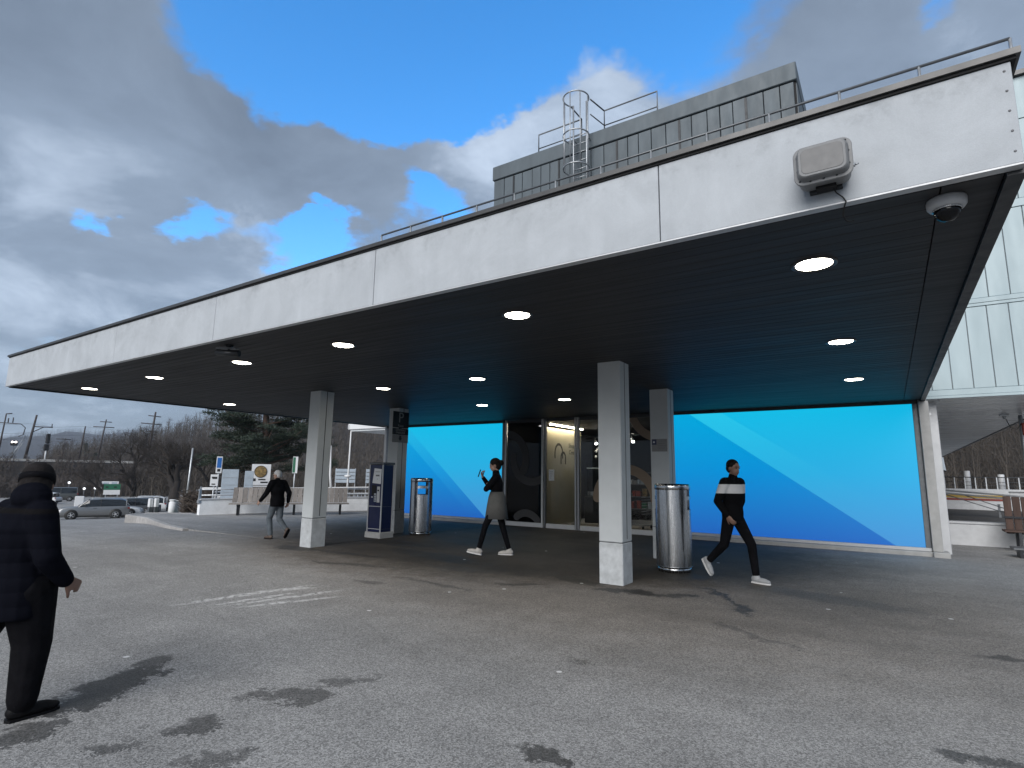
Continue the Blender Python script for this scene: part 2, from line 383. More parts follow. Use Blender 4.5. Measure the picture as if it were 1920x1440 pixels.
def poster_material(name, A, B, to_light):
    """printed diagonal artwork on a backlit sheet; object x,z run 0..1. A, B: (u at top, u at bottom) of the two diagonals"""
    mt = bpy.data.materials.new(name); mt.use_nodes = True; t = NT(mt.node_tree); b = mt.node_tree.nodes['Principled BSDF']
    u, _, v = t.sep(t.n('ShaderNodeTexCoord').outputs['Object'])
    def line(L): return t.m('SUBTRACT', u, t.m('ADD', L[1], t.m('MULTIPLY', v, L[0] - L[1])))
    a, bb = line(A), line(B)
    def grad(c0, c1, c2):
        r = t.n('ShaderNodeValToRGB'); t.put(r.inputs[0], v); e = r.color_ramp.elements
        e[0].color = (*c0, 1); e[1].color = (*c2, 1); q = e.new(0.5); q.color = (*c1, 1); return r.outputs[0]
    drk = grad((.014, .115, .48), (.0, .27, .66), (.0, .39, .72))
    lit = grad((.062, .27, .62), (.02, .41, .74), (.006, .50, .79))
    mid = grad((.062, .27, .62), (.022, .418, .742), (.018, .555, .815)) if to_light else grad((.014, .115, .48), (.006, .31, .69), (.012, .48, .77))
    c = t.mix(t.ss(a, -0.002, 0.002), drk, mid)
    c = t.mix(t.ss(bb, -0.002, 0.002), c, lit)
    glow = t.m('MULTIPLY', t.ss(t.m('SUBTRACT', u, 0.55), 0.0, 0.5), 0.35)
    c = t.mix(t.m('MULTIPLY', glow, t.ss(v, 0.55, 1.0)), c, (.0, .42, .73))
    b.inputs['Base Color'].default_value = (0.01, 0.05, 0.1, 1); b.inputs['Roughness'].default_value = 0.35; b.inputs['Specular IOR Level'].default_value = 0.2
    t.put(b.inputs['Emission Color'], c); b.inputs['Emission Strength'].default_value = 1.0 / 2 ** EXPO
    return mt


M = {}
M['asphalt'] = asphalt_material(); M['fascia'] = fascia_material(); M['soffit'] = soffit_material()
M['coping'] = mat('coping_metal', (.085, .085, .085), .45, .6, .12, 2.0)
M['black'] = mat('black_gap', (.008, .008, .009), .8)
M['dark_metal'] = mat('dark_metal', (.035, .037, .04), .45, .5, .1, 4)
M['concrete'] = mat('pillar_paint', (.54, .57, .58), .78, 0, .07, 2.2, .25, 90)
M['concrete_base'] = mat('pillar_base_paint', (.52, .545, .56), .8, 0, .22, 6, .3, 70)
M['alu'] = mat('brushed_aluminium', (.42, .43, .44), .38, .7, .06, 6)
M['alu_light'] = mat('pale_aluminium', (.55, .56, .57), .5, .25, .06, 5)
M['sill'] = mat('concrete_sill', (.42, .42, .41), .8, 0, .14, 5, .3, 60)
M['steel'] = mat('stainless_steel', (.52, .53, .54), .24, 1.0, .10, 2.2, 0, 40, stretch=(12, 12, .6))
M['steel_dark'] = mat('stainless_rim', (.30, .31, .32), .35, 1.0, .1, 5)
M['galv'] = mat('galvanised_steel', (.46, .48, .50), .45, .8, .12, 8)
M['galv_dark'] = mat('weathered_steel', (.16, .17, .18), .5, .7, .12, 8)
M['plant'] = mat('plant_room_cladding', (.090, .112, .127), .55, .1, .16, 1.6, .1, 20, stretch=(1.5, 1.5, .5), objvar=.05)
M['white_clad'] = mat('white_cladding', (.335, .415, .44), .5, .1, .05, 1.1, .05, 20, stretch=(2, 2, .4), objvar=.03)
M['white_wall'] = mat('white_render', (.86, .88, .90), .85, 0, .12, 3, .25, 40)
M['grey_wall'] = mat('grey_render', (.30, .31, .32), .85, 0, .1, 2, .2, 40)
M['passage'] = mat('passage_soffit', (.72, .75, .76), .3, .0, .25, .9, 0, 40, stretch=(.25, 5, 1), objvar=.12)
M['conc_wall'] = mat('concrete_wall', (.60, .61, .62), .85, 0, .12, 4, .3, 50)
M['navy'] = mat('navy_paint', (.006, .010, .055), .35, .1, .05, 5, coat=.2)
M['paper'] = mat('white_paper', (.72, .74, .76), .7)
M['ink'] = mat('black_ink', (.012, .012, .012), .7)
M['grey_ink'] = mat('grey_ink', (.16, .16, .17), .7)
M['sign_black'] = mat('black_sign_face', (.010, .010, .011), .4)
M['sign_grey'] = mat('grey_sign_face', (.22, .22, .22), .5)
M['sign_grey_text'] = mat('grey_sign_lettering', (.30, .30, .30), .5)
M['box_grey'] = mat('grey_enclosure', (.185, .19, .195), .55, 0, .05, 12)
M['box_lid'] = mat('grey_lid_face', (.15, .15, .15), .55, 0, .05, 9)
M['cam_white'] = mat('camera_housing', (.45, .46, .47), .45, 0, .04, 10)
M['smoked'] = mat('smoked_dome', (.004, .004, .005), .12, 0, 0, spec=.3)
M['lamp_ring'] = mat('lamp_ring', (.09, .09, .09), .4, .5)
M['lamp'] = emit('lamp_lens', (1.0, .93, .80), 14.0)
M['shop_lamp'] = emit('shop_spot', (1.0, .97, .92), 30.0)
M['wash'] = emit('shop_wash_light', (1.0, .86, .62), 42.0)
M['glass'] = glass('clear_glass', (.80, .82, .83), .55)
M['glass_dark'] = glass('tinted_glass', (.12, .122, .125), .5)
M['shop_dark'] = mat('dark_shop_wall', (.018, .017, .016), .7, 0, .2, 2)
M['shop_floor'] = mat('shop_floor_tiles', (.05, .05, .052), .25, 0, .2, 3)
M['cream'] = mat('cream_partition', (.42, .38, .27), .7, 0, .06, 3)
M['logo_brown'] = mat('brown_logo_print', (.045, .036, .018), .7)
M['decal_grey'] = mat('frosted_decal', (.05, .05, .052), .8)
M['decal_tan'] = mat('tan_decal', (.30, .23, .17), .75)
M['wood'] = mat('weathered_bench_wood', (.22, .20, .185), .8, 0, .22, 2, .3, 30, stretch=(8, 8, .8), objvar=.25)
M['brown_wood'] = mat('brown_fence_wood', (.075, .045, .035), .75, 0, .25, 2, .3, 30, stretch=(6, 6, .7), objvar=.2)
M['bench_steel'] = mat('bench_steel', (.025, .027, .032), .5, .5)
M['rubber'] = mat('tyre_rubber', (.018, .018, .018), .85)
M['rim'] = mat('alloy_rim', (.55, .56, .58), .35, .6)
M['carglass'] = mat('car_window', (.012, .015, .018), .06, 0, 0, spec=.8)
M['car_grey'] = mat('grey_car_paint', (.24, .245, .25), .28, .6, 0, coat=.5)
M['car_white'] = mat('white_car_paint', (.68, .69, .70), .3, 0, 0, coat=.5)
M['car_dark'] = mat('dark_car_paint', (.07, .073, .078), .3, .5, 0, coat=.5)
M['car_olive'] = mat('olive_car_paint', (.10, .105, .10), .35, .4, 0, coat=.4)
M['car_trim'] = mat('black_car_trim', (.02, .02, .021), .6)
M['red_lens'] = mat('red_lens', (.22, .012, .012), .2, coat=.4)
M['clear_lens'] = mat('clear_lens', (.6, .62, .64), .15, .2)
M['grass'] = mat('verge_grass', (.055, .075, .03), .9, 0, .35, 3, .4, 30)
M['soil'] = mat('brown_soil', (.035, .028, .023), .95, 0, .3, .4, .4, 3)
M['twig'] = mat('bare_twigs', (.034, .027, .022), .9, 0, .35, .6)
M['twig2'] = mat('woodland_twigs', (.072, .060, .049), .9, 0, .45, .06)
M['hedge'] = mat('hedge_twigs', (.075, .06, .05), .9, 0, .4, 2)
M['bark'] = mat('dark_bark', (.022, .018, .016), .9, 0, .3, 4, .5, 14)
M['pine_bark'] = mat('reddish_pine_bark', (.10, .065, .052), .9, 0, .3, 3, .5, 14)
M['needle'] = mat('pine_needles', (.024, .038, .024), .75, 0, .45, 1.1)
M['farhill'] = mat('far_wood', (.040, .038, .036), .95, 0, .35, .012, .6, .05)
M['white_paint'] = mat('white_paint', (.70, .71, .72), .5, 0, .06, 4)
M['granite'] = mat('granite_kerb', (.34, .33, .32), .8, 0, .2, 9, .3, 60, objvar=.12)
M['blue_sign'] = mat('blue_sign_face', (.02, .13, .42), .45)
M['green_sign'] = mat('green_sign_face', (.02, .13, .07), .5)
M['panel_blue'] = mat('pale_notice_glass', (.38, .44, .50), .25, 0, .1, 4)
M['gold'] = mat('golden_roundel', (.20, .135, .05), .6, 0, .75, 9)
M['yellow'] = mat('yellow_stripe', (.50, .33, .07), .55)
M['red'] = mat('red_stripe', (.28, .05, .035), .55)
M['ballast'] = mat('track_ballast', (.09, .085, .08), .95, 0, .3, 5, .5, 30)
M['pole_brown'] = mat('brown_mast', (.05, .042, .04), .8)
M['sig_lamp'] = emit('signal_lamp', (1, .9, .85), 4.0)
M['head_lamp'] = emit('street_globe', (.9, .95, 1), .6)

# ================================================================== SETTING
def ramp(D):
    T = [(0, 0), (15.2, 0), (22, -.13), (58, -2.5), (107, -3.2), (150, -4.2), (200, -4.3), (9000, -4.3)]
    for (a, za), (b, zb) in zip(T, T[1:]):
        if D <= b: return za + (zb - za) * (D - a) / (b - a)
def gz(x, y):
    D = hypot(x, y); az = math.degrees(atan2(x, y))
    wgt = 1.0
    if az < -95: wgt = max(0.0, 1 - (-95 - az) / 30)
    if az > 40: wgt = max(0.0, 1 - (az - 40) / 30)
    if az > -47: D = max(0.0, D - 7 * min(1, (az + 47) / 10))
    return ramp(D) * wgt


mb = MB(); rad = [0.6, 3, 6, 10, 13, 15.2, 16.5, 17.5, 20, 25, 32, 42, 50, 58, 75, 95, 107, 130, 150, 175, 200, 260, 400, 900, 2000, 4500]; NA = 144
vs = [(0, 0, 0)]
for r_ in rad:
    for k in range(NA):
        a = 2 * pi * k / NA; x, y = r_ * sin(a), r_ * cos(a); vs.append((x, y, gz(x, y)))
fs = [(0, 1 + (k + 1) % NA, 1 + k) for k in range(NA)]
for i in range(len(rad) - 1):
    for k in range(NA):
        k2 = (k + 1) % NA; fs.append((1 + i * NA + k, 1 + i * NA + k2, 1 + (i + 1) * NA + k2, 1 + (i + 1) * NA + k))
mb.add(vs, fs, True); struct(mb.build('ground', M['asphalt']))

# raised pavement at the far left, edged with granite kerb stones
PV = [(-15.28, 7.87), (-16.64, 8.09), (-18.1, 8.47), (-19.41, 8.85), (-20.4, 8.97), (-21.3, 9.0), (-21.9, 9.7), (-20.6, 10.7), (-20.2, 11.6), (-19.3, 14.0), (-18.0, 16.5), (-16.6, 19.0), (-10, 19.0), (-10, 7.87)]
pv = MB().prism(PV[::-1], -1.6, .004).build('pavement', M['asphalt']); struct(pv)
def along(pts, step, gap=0.0):
    out = []
    for (x0, y0), (x1, y1) in zip(pts, pts[1:]):
        L = hypot(x1 - x0, y1 - y0); n = max(1, round(L / step))
        for i in range(n):
            a, b = i / n, (i + 1) / n
            out.append((x0 + (x1 - x0) * a, y0 + (y1 - y0) * a, x0 + (x1 - x0) * b, y0 + (y1 - y0) * b))
    return out
for x0, y0, x1, y1 in along(PV[:8], 1.0):
    L = hypot(x1 - x0, y1 - y0); an = atan2(y1 - y0, x1 - x0)
    o = MB().box(.008, L - .008, -.02, .14, -.9, .02, ch=.012).build('kerb_stone', M['granite'], pv, (x0, y0, 0), (0, 0, an + 0))

# ------------------------------------------------------------------ entrance canopy
ZS, YF, YW, XL, XR = 3.2, 3.82, 14.6, -15.34, 0.74
can = thing('entrance_canopy', (-7.3, YF, 0), 'long flat entrance canopy with pale grey fascia and dark boarded soffit', 'canopy')
def at0(mbo, name, mt, parent):
    o = mbo.build(name, mt, parent); o.location = -parent.location; return o
JX = [XL, -13.47, -10.26, -7.30, -4.27, -1.26, XR]
for a, b in zip(JX, JX[1:]):
    at0(MB().box(a + .004, b - .004, YF, YF + .06, ZS, 3.80, ch=.003), 'fascia_panel', M['fascia'], can)
at0(MB().box(XL + .01, XR - .01, YF + .062, YF + .09, ZS + .015, 3.80), 'joint_backing', M['black'], can)
for sx, nm in ((XL, 1), (XR, -1)):
    for k in range(4):
        y0 = YF + .065 + k * 2.7
        at0(MB().box(min(sx, sx + nm * .05), max(sx, sx + nm * .05), y0, y0 + 2.692, ZS + .002, 3.812, ch=.003), 'fascia_panel', M['fascia'], can)
at0(MB().box(XL + .06, XR - .06, YF + .1, YW + .04, ZS + .09, 3.79), 'roof_slab', M['dark_metal'], can)
at0(MB().box(XL - .02, XR + .02, YF - .012, YF + .3, 3.802, 3.818), 'shadow_gap', M['black'], can)
at0(MB().prism([(YF - .032, 3.820), (YF + .4, 3.820), (YF + .4, 3.87), (YF - .025, 3.861), (YF - .032, 3.858)], XL - .04, XR + .04, 'x'), 'coping', M['coping'], can)
at0(MB().prism([(XR - .3, 3.821), (XR + .035, 3.821), (XR + .035, 3.858), (XR - .3, 3.868)], YF + .41, YW, 'y'), 'coping', M['coping'], can)
at0(MB().prism([(XL - .035, 3.821), (XL + .3, 3.821), (XL + .3, 3.868), (XL - .035, 3.858)], YF + .41, YW, 'y'), 'coping', M['coping'], can)
# soffit boards run the length of the canopy
yb = YF + .10; nb = 72; wb = (YW - .02 - yb) / nb
bm = MB().box(XL + .10, XR - .36, .0025, wb - .0025, ZS, ZS + .02, ch=.003).mesh('soffit_board', M['soffit'])
for k in range(nb):
    o = obj('soffit_board', bm, can); o.location = Vector((0, yb + k * wb, 0)) - can.location
at0(MB().box(XL + .05, XR - .05, YF + .063, YW - .02, ZS + .03, ZS + .05), 'soffit_backing', M['black'], can)
at0(MB().box(XR - .352, XR - .075, YF + .10, YW - .02, ZS - .001, ZS + .02), 'soffit_border', M['soffit'], can)
at0(MB().box(XR - .07, XR + .012, YF + .062, YW - .02, ZS - .035, ZS - .003), 'edge_trim', M['dark_metal'], can)
at0(MB().box(XL - .012, XL + .06, YF + .062, YW - .02, ZS - .030, ZS - .003), 'edge_trim', M['dark_metal'], can)
at0(MB().box(XL, XR, YF - .004, YF + .062, ZS - .012, ZS - .002), 'drip_edge', M['alu_light'], can)
for i in range(5):
    b = MB(); b.ell((XR - .035, YF - .001, 3.27 + i * .12), (.007, .004, .007), None, 8, 5); at0(b, 'screw', M['grey_ink'], can)

# recessed round lamps in the soffit: (x, y, words)
ring = MB().lathe([(.134, -.002), (.160, -.012), (.168, -.006), (.168, .004), (.134, .004), (.134, -.002)], seg=36).mesh('trim_ring', M['lamp_ring'])
lens = MB().lathe([(.0001, -.010), (.07, -.009), (.132, -.004), (.133, .003)], seg=36).mesh('lens', M['lamp'])
ROWS = {'front': 4.89, 'middle': 7.93, 'rear': 11.08}
for row, x, pos in [('front', -.37, 'nearest the dome camera'), ('front', -3.2, 'second from the dome camera'), ('front', -6.0, 'third from the dome camera'), ('front', -8.4, 'beside the small bullet camera'),
                    ('front', -11.24, 'second from the far left tip'), ('front', -14.1, 'nearest the far left tip'), ('middle', -.37, 'above the right blue panel'), ('middle', -6.03, 'in line with the glass doors'),
                    ('middle', -8.42, 'right of the parking machine pillar'), ('middle', -14.0, 'near the left edge above the benches'), ('rear', -.37, 'closest to the right blue panel'), ('rear', -5.95, 'directly before the glass doors'), ('rear', -8.25, 'above the left blue panel')]:
    t = thing('ceiling_light', (x, ROWS[row], ZS), f'lit round soffit lamp in the {row} row, {pos}', 'ceiling light', 'round lamps in the canopy soffit')
    obj('trim_ring', ring, t); obj('lens', lens, t)

# security cameras
t = thing('dome_camera', (.42, 4.12, ZS), 'white dome security camera with smoked bubble under the canopy corner', 'security camera')
MB().lathe([(.0001, 0), (.098, 0), (.102, -.012), (.100, -.045), (.088, -.062), (.066, -.066)], seg=40).build('housing', M['cam_white'], t)
MB().lathe([(.066, -.060), (.070, -.068), (.066, -.095), (.050, -.122), (.026, -.137), (.0001, -.141)], seg=40).build('bubble', M['smoked'], t)
MB().lathe([(.066, -.064), (.074, -.066), (.074, -.072), (.067, -.074)], seg=40).build('retaining_ring', M['steel'], t)
t = thing('bullet_camera', (-7.4, 4.11, ZS), 'small black bullet camera hung under the front canopy edge', 'security camera')
MB().lathe([(.0001, 0), (.05, 0), (.05, -.02), (.015, -.03), (.015, -.09)], seg=16).build('mount', M['dark_metal'], t)
b = MB(); b.tube([(-.12, -.10, -.10), (.16, .06, -.12)], .042, 14); b.build('barrel', M['dark_metal'], t)
MB().box(-.14, .14, -.045, .045, 0, .008, Matrix.Translation((.01, -.03, -.055)) @ Matrix.Rotation(R(30), 4, 'Z')).build('sunshield', M['galv_dark'], t)

# weatherproof enclosure bolted to the fascia, with loose cable
t = thing('equipment_box', (-.19, YF, 3.40), 'grey weatherproof box with rounded lid on the white fascia', 'equipment box')
def rrect(w_, h_, r_, n=6):
    out = []
    for cx, cz, a0 in ((w_ - r_, h_ - r_, 0), (-w_ + r_, h_ - r_, 90), (-w_ + r_, -h_ + r_, 180), (w_ - r_, -h_ + r_, 270)):
        for k in range(n + 1):
            a = R(a0 + 90 * k / n); out.append((cx + r_ * cos(a), cz + r_ * sin(a)))
    return out
def stack(levels, name, mt, parent, tilt=None):
    """levels: list of (y, outline) lofted along -y"""
    mbb = MB(); n = len(levels[0][1]); vs = []
    for y, o in levels: vs += [(q[0], y, q[1]) for q in o]
    fs = [(l * n + i, l * n + (i + 1) % n, (l + 1) * n + (i + 1) % n, (l + 1) * n + i) for l in range(len(levels) - 1) for i in range(n)]
    fs += [tuple(range(n)), tuple(range(len(levels) * n - 1, (len(levels) - 1) * n - 1, -1))]
    mbb.add(vs, fs); return mbb.build(name, mt, parent)
stack([(-.05, rrect(.140, .108, .05)), (-.16, rrect(.145, .113, .05))], 'case', M['box_grey'], t)
stack([(-.162, rrect(.156, .124, .056)), (-.178, rrect(.158, .126, .056)), (-.182, rrect(.155, .123, .054)), (-.184, rrect(.140, .108, .046)), (-.222, rrect(.131, .099, .040)), (-.232, rrect(.124, .092, .036))], 'lid', M['box_grey'], t)
stack([(-.231, rrect(.112, .080, .03)), (-.2345, rrect(.110, .078, .03))], 'lid_face', M['box_lid'], t)
for x, z in [(-.135, .06), (-.135, -.03), (.137, .03), (.137, -.05), (-.07, -.107), (.0, -.109), (.07, -.107), (-.125, -.095), (.125, .1)]:
    MB().ell((x, -.186, z), (.007, .006, .007), seg=8, rings=5).build('screw', M['dark_metal'], t)
MB().box(-.09, .09, -.05, -.002, -.12, .09).build('bracket', M['dark_metal'], t)
MB().box(-.05, .06, -.10, -.03, -.128, -.112).build('terminal_block', M['black'], t)
b = MB(); b.tube([(.145, -.15, -.055), (.165, -.15, -.055)], .012, 10); b.tube([(.165, -.15, -.055), (.182, -.15, -.05)], .006, 8); b.build('cable_gland', M['galv'], t)
b = MB(); b.tube([(.04, -.06, -.13), (.055, -.03, -.15), (.085, -.014, -.178), (.10, -.008, -.208), (.085, .04, -.226), (.075, .08, -.262), (.09, .11, -.285), (.115, .12, -.292), (.13, .13, -.285)], .0045, 6); b.build('cable', M['ink'], t)

# ------------------------------------------------------------------ pillars
def pillar(x0, x1, y0, y1, label, groove=True):
    t = thing('pillar', ((x0 + x1) / 2, (y0 + y1) / 2, 0), label, 'pillar', 'square painted pillars under the canopy')
    hx, hy = (x1 - x0) / 2, (y1 - y0) / 2
    MB().box(-hx, hx, -hy, hy, .578, ZS + .02, ch=.012).build('shaft', M['concrete'], t)
    MB().box(-hx - .002, hx + .002, -hy - .002, hy + .002, -.01, .570, ch=.012).build('base_block', M['concrete_base'], t)
    MB().box(-hx + .012, hx - .012, -hy + .012, hy - .012, .565, .583).build('joint', M['black'], t)
    if groove: MB().box(hx - .004, hx + .0015, -.012, .004, .62, ZS).build('groove', M['black'], t)
    for sx in (-1, 1): MB().box(sx * hx * .2 - .05, sx * hx * .2 + .05, hy - .002, hy + .004, 1.0, 1.03).build('cover_strip', M['galv_dark'], t) if sx > 0 else None
    return t
pillar(-3.56, -3.20, 7.67, 8.03, 'pale grey square pillar nearest the camera, left of the tall steel bin')
pillar(-10.16, -9.82, 7.50, 7.86, 'grey square pillar standing left of the blue parking machine')
pillar(-3.81, -3.45, 10.60, 10.96, 'grey square pillar with a notice, behind the near steel bin')
pillar(-10.92, -10.56, 10.55, 10.91, 'dark square pillar behind the parking machine carrying the P sign')

t = thing('notice_sheet', (-3.63, 10.594, 2.11), 'small notice with dark pictogram taped to the rear pillar', 'notice')
MB().box(-.15, .15, -.004, -.0005, -.12, .12).build('sheet', M['sign_grey'], t)
MB().box(-.145, -.055, -.006, -.0045, .01, .115).build('pictogram', M['navy'], t)
for i in range(4): MB().box(-.03, .13 - .03 * (i % 2), -.0055, -.0045, .075 - i * .045, .083 - i * .045).build('text_line', M['grey_ink'], t)
MB().ell((-.105, -.007, .06), (.02, .001, .014), seg=10, rings=6).build('hand_symbol', M['paper'], t)

t = thing('parking_sign', (-10.556, 10.61, 2.70), 'black parking sign with grey letter P and arrow, on the pillar', 'sign')
MB().box(.004, .018, -.28, .29, -.02, .40).build('upper_plate', M['sign_black'], t)
MB().box(.004, .018, -.28, .29, -.20, -.035).build('lower_plate', M['sign_black'], t)
MB().box(.004, .016, -.28, .29, -.40, -.205).build('arrow_plate', M['sign_grey'], t)
MB().box(-.004, .004, -.05, .05, -.38, .38).build('bracket', M['dark_metal'], t)
def MX(x, y, z): return Matrix.Translation((x, y, z)) @ Matrix(((0, 0, 1, 0), (1, 0, 0, 0), (0, 1, 0, 0), (0, 0, 0, 1)))
text_mesh('letter', 'P', .38, M['sign_grey_text'], t, MX(.019, 0, .235))
text_mesh('lettering', 'Kasse', .085, M['sign_grey_text'], t, MX(.019, 0, .035))
text_mesh('lettering', 'ZENTRALE', .075, M['sign_grey_text'], t, MX(.019, 0, -.080))
text_mesh('lettering', 'PARKUHR', .075, M['sign_grey_text'], t, MX(.019, 0, -.150))
MB().prism([(-.035, -.225), (.035, -.225), (.035, -.29), (.065, -.29), (0, -.365), (-.065, -.29), (-.035, -.29)], .0165, .019, 'x').build('arrow', M['sign_black'], t)

# ------------------------------------------------------------------ shop front
def poster(x0, x1, z0, z1, A, B, lt, label):
    t = thing('backlit_panel', ((x0 + x1) / 2, YW, 0), label, 'billboard', 'blue panels beside the glass doors')
    me = MB().add([(0, 0, 0), (1, 0, 0), (1, 0, 1), (0, 0, 1)], [(0, 1, 2, 3)]).mesh('printed_sheet', poster_material('blue_artwork', A, B, lt))
    o = obj('printed_sheet', me, t, (x0 - (x0 + x1) / 2, -.012, z0)); o.scale = (x1 - x0, 1, z1 - z0)
    w2 = (x1 - x0) / 2
    MB().box(-w2 - .10, w2 + .10, -.045, .06, z1 + .002, ZS + .01, ch=.004).build('top_frame', M['dark_metal'], t)
    MB().box(-w2 - .10, -w2 - .002, -.045, .06, .14, z1, ch=.004).build('side_frame', M['galv_dark'], t)
    MB().box(w2 + .002, w2 + .10, -.045, .06, .14, z1, ch=.004).build('side_frame', M['galv_dark'], t)
    MB().box(-w2 - .10, w2 + .10, -.06, .06, .09, z0 - .002, ch=.006).build('bottom_frame', M['alu_light'], t)
    MB().box(-w2 - .12, w2 + .12, -.16, .05, -.02, .088, ch=.012).build('sill', M['sill'], t)
    for x in (-w2 * .6, w2 * .75): MB().box(x - .06, x + .06, -.09, -.046, z1 + .03, z1 + .07).build('clamp', M['black'], t)
    return t
poster(-15.05, -10.03, .16, 3.12, (.07, .78), (.18, .88), False, 'blue gradient backlit panel left of the glass doors, behind the bin')
poster(-4.62, .52, .16, 3.12, (.085, .90), (.24, 1.10), True, 'blue gradient backlit panel right of the glass doors, behind the striped walker')
t = thing('end_post', (.68, YW, 0), 'pale grey corner post closing the right end of the shop front', 'post')
MB().box(-.055, .12, -.13, .2, .10, ZS - .04, ch=.01).build('casing', M['sill'], t)
MB().box(-.055, .22, -.24, .25, -.02, .098, ch=.015).build('foot', M['sill'], t)
for z in (2.86, 1.9, 1.35): MB().box(.122, .15, -.08, -.03, z, z + .05).build('hinge', M['alu_light'], t)

# glass entrance
ent = thing('glass_entrance', (-7.3, YW, 0), 'glazed shop entrance with sliding doors and pale metal frames', 'shop entrance')
def mull(x, wd=.05, mt='alu', z0=0.0): at0(MB().box(x - wd / 2, x + wd / 2, YW - .05, YW + .05, z0, ZS - .005, ch=.004), 'mullion', M[mt], ent)
def pane(x0, x1, mt='glass'):
    o = at0(MB().box(x0 + .03, x1 - .03, YW - .006, YW + .006, .13, ZS - .10), 'glass_pane', M[mt], ent)
    MB().box(x0 + .026, x1 - .026, YW - .04, YW + .04, .0, .128, ch=.006).build('bottom_rail', M['alu_light'], o)
    MB().box(x0 + .026, x1 - .026, YW - .03, YW + .03, ZS - .098, ZS - .006, ch=.004).build('top_rail', M['dark_metal'], o)
    return o
for x, wd, mt in [(-9.90, .05, 'alu'), (-8.575, .06, 'alu_light'), (-8.49, .05, 'galv_dark'), (-7.47, .05, 'alu'), (-7.385, .05, 'alu'), (-6.30, .05, 'alu'), (-6.22, .05, 'galv_dark'), (-4.78, .06, 'alu')]: mull(x, wd, mt)
pA = pane(-9.89, -8.58, 'glass_dark'); pB = pane(-8.47, -7.48); pC = pane(-7.37, -6.31); pD = pane(-6.20, -4.79, 'glass')
# curved print stuck on the glass
def arc_decal(cx, cz, r0, r1, a0, a1, mt, parent, y, caps=True, n=22):
    vs = []; fs = []
    A = [R(a0 + (a1 - a0) * k / n) for k in range(n + 1)]
    out = [(cx + r1 * cos(a), cz + r1 * sin(a)) for a in A]
    rm, hw = (r0 + r1) / 2, (r1 - r0) / 2
    def cap(a, sgn): return [(cx + rm * cos(a) + hw * cos(a + sgn * R(q)), cz + rm * sin(a) + hw * sin(a + sgn * R(q))) for q in (30, 60, 90, 120, 150)]
    e1 = cap(A[-1], 1); inn = [(cx + r0 * cos(a), cz + r0 * sin(a)) for a in A[::-1]]
    e0 = [(cx + rm * cos(A[0]) + hw * cos(A[0] - R(q)), cz + rm * sin(A[0]) + hw * sin(A[0] - R(q))) for q in (150, 120, 90, 60, 30)]
    poly = out + (e1 if caps else []) + inn + (e0 if caps else [])
    # build as strip to keep faces convex
    mbb = MB(); k = len(out)
    vv = [(q[0], y, q[1]) for q in out] + [(q[0], y, q[1]) for q in inn[::-1]]
    mbb.add(vv, [(i, i + 1, k + i + 1, k + i) for i in range(k - 1)])
    if caps:
        for pts, c0, c1 in ((e1, out[-1], inn[0]), (e0[::-1], out[0], inn[-1])):
            q = [c0] + pts + [c1]; mbb.add([(a_[0], y, a_[1]) for a_ in q], [tuple(range(len(q)))])
    return mbb.build('curved_decal', mt, parent)
yd = YW - .012
arc_decal(-9.95, 2.0, .66, .90, -28, 75, M['decal_grey'], pA, yd)
arc_decal(-8.95, 1.98, .55, .78, 172, 300, M['decal_grey'], pA, yd)
arc_decal(-9.15, -.12, .40, .62, 40, 130, M['decal_grey'], pA, yd)
arc_decal(-5.98, .88, .70, .96, 3, 177, M['decal_tan'], pC, yd, True, 30)
arc_decal(-4.95, 3.35, .70, .92, 198, 258, M['decal_tan'], pD, yd)
for k, (x, z) in enumerate([(-8.27, 1.52)]):
    at0(MB().box(x - .09, x + .09, YW - .014, YW - .010, z - .16, z + .16), 'door_notice', M['paper'], ent)
    for i in range(4): at0(MB().box(x - .06, x + .05 - .02 * i, YW - .0155, YW - .0145, z + .09 - i * .06, z + .10 - i * .06), 'text_line', M['grey_ink'], ent)

# the shop inside
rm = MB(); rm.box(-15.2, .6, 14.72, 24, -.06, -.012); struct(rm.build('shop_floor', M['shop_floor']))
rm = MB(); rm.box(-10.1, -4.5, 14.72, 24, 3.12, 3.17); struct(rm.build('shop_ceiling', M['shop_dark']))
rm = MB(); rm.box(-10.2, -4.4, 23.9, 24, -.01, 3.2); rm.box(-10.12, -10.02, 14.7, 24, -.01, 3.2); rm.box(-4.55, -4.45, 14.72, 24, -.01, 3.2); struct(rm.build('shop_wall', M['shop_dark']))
pt = thing('partition_board', (-8.85, 16.4, 0), 'cream lit partition with arch logo inside the glass doors', 'partition')
MB().box(-.05, 0, -1.2, 1.25, .0, 3.02).build('panel', M['cream'], pt)
MB().box(.10, .14, -1.1, 1.15, 3.085, 3.115).build('added_wash_strip', M['wash'], pt)  # added glowing strip, standing in for an unseen spotlight above the partition
def arch(cy, cz, r0, r1, h, parent, xx=.004):
    vs = []; n = 14; fs = []
    for rr in (r0, r1):
        pts = [(cy - rr, cz - h)] + [(cy - rr * cos(pi * k / n), cz + rr * 1.15 * sin(pi * k / n)) for k in range(n + 1)] + [(cy + rr, cz - h)]
        vs += [(xx, q[0], q[1]) for q in pts]
    k = n + 3
    return MB().add(vs, [(i, i + 1, k + i + 1, k + i) for i in range(k - 1)]).build('arch_logo', M['logo_brown'], parent)
arch(-.32, 2.22, .22, .29, .16, pt); arch(-.02, 2.08, .12, .19, .20, pt, .005)
text_mesh('lettering', 'Shopping', .20, M['logo_brown'], pt, MX(.005, .72, 2.50))
text_mesh('lettering', 'Center', .20, M['logo_brown'], pt, MX(.005, .66, 2.28))
sl = MB().lathe([(.0001, -.005), (.085, -.004), (.09, .02)], seg=20).mesh('shop_spotlight', M['shop_lamp'])
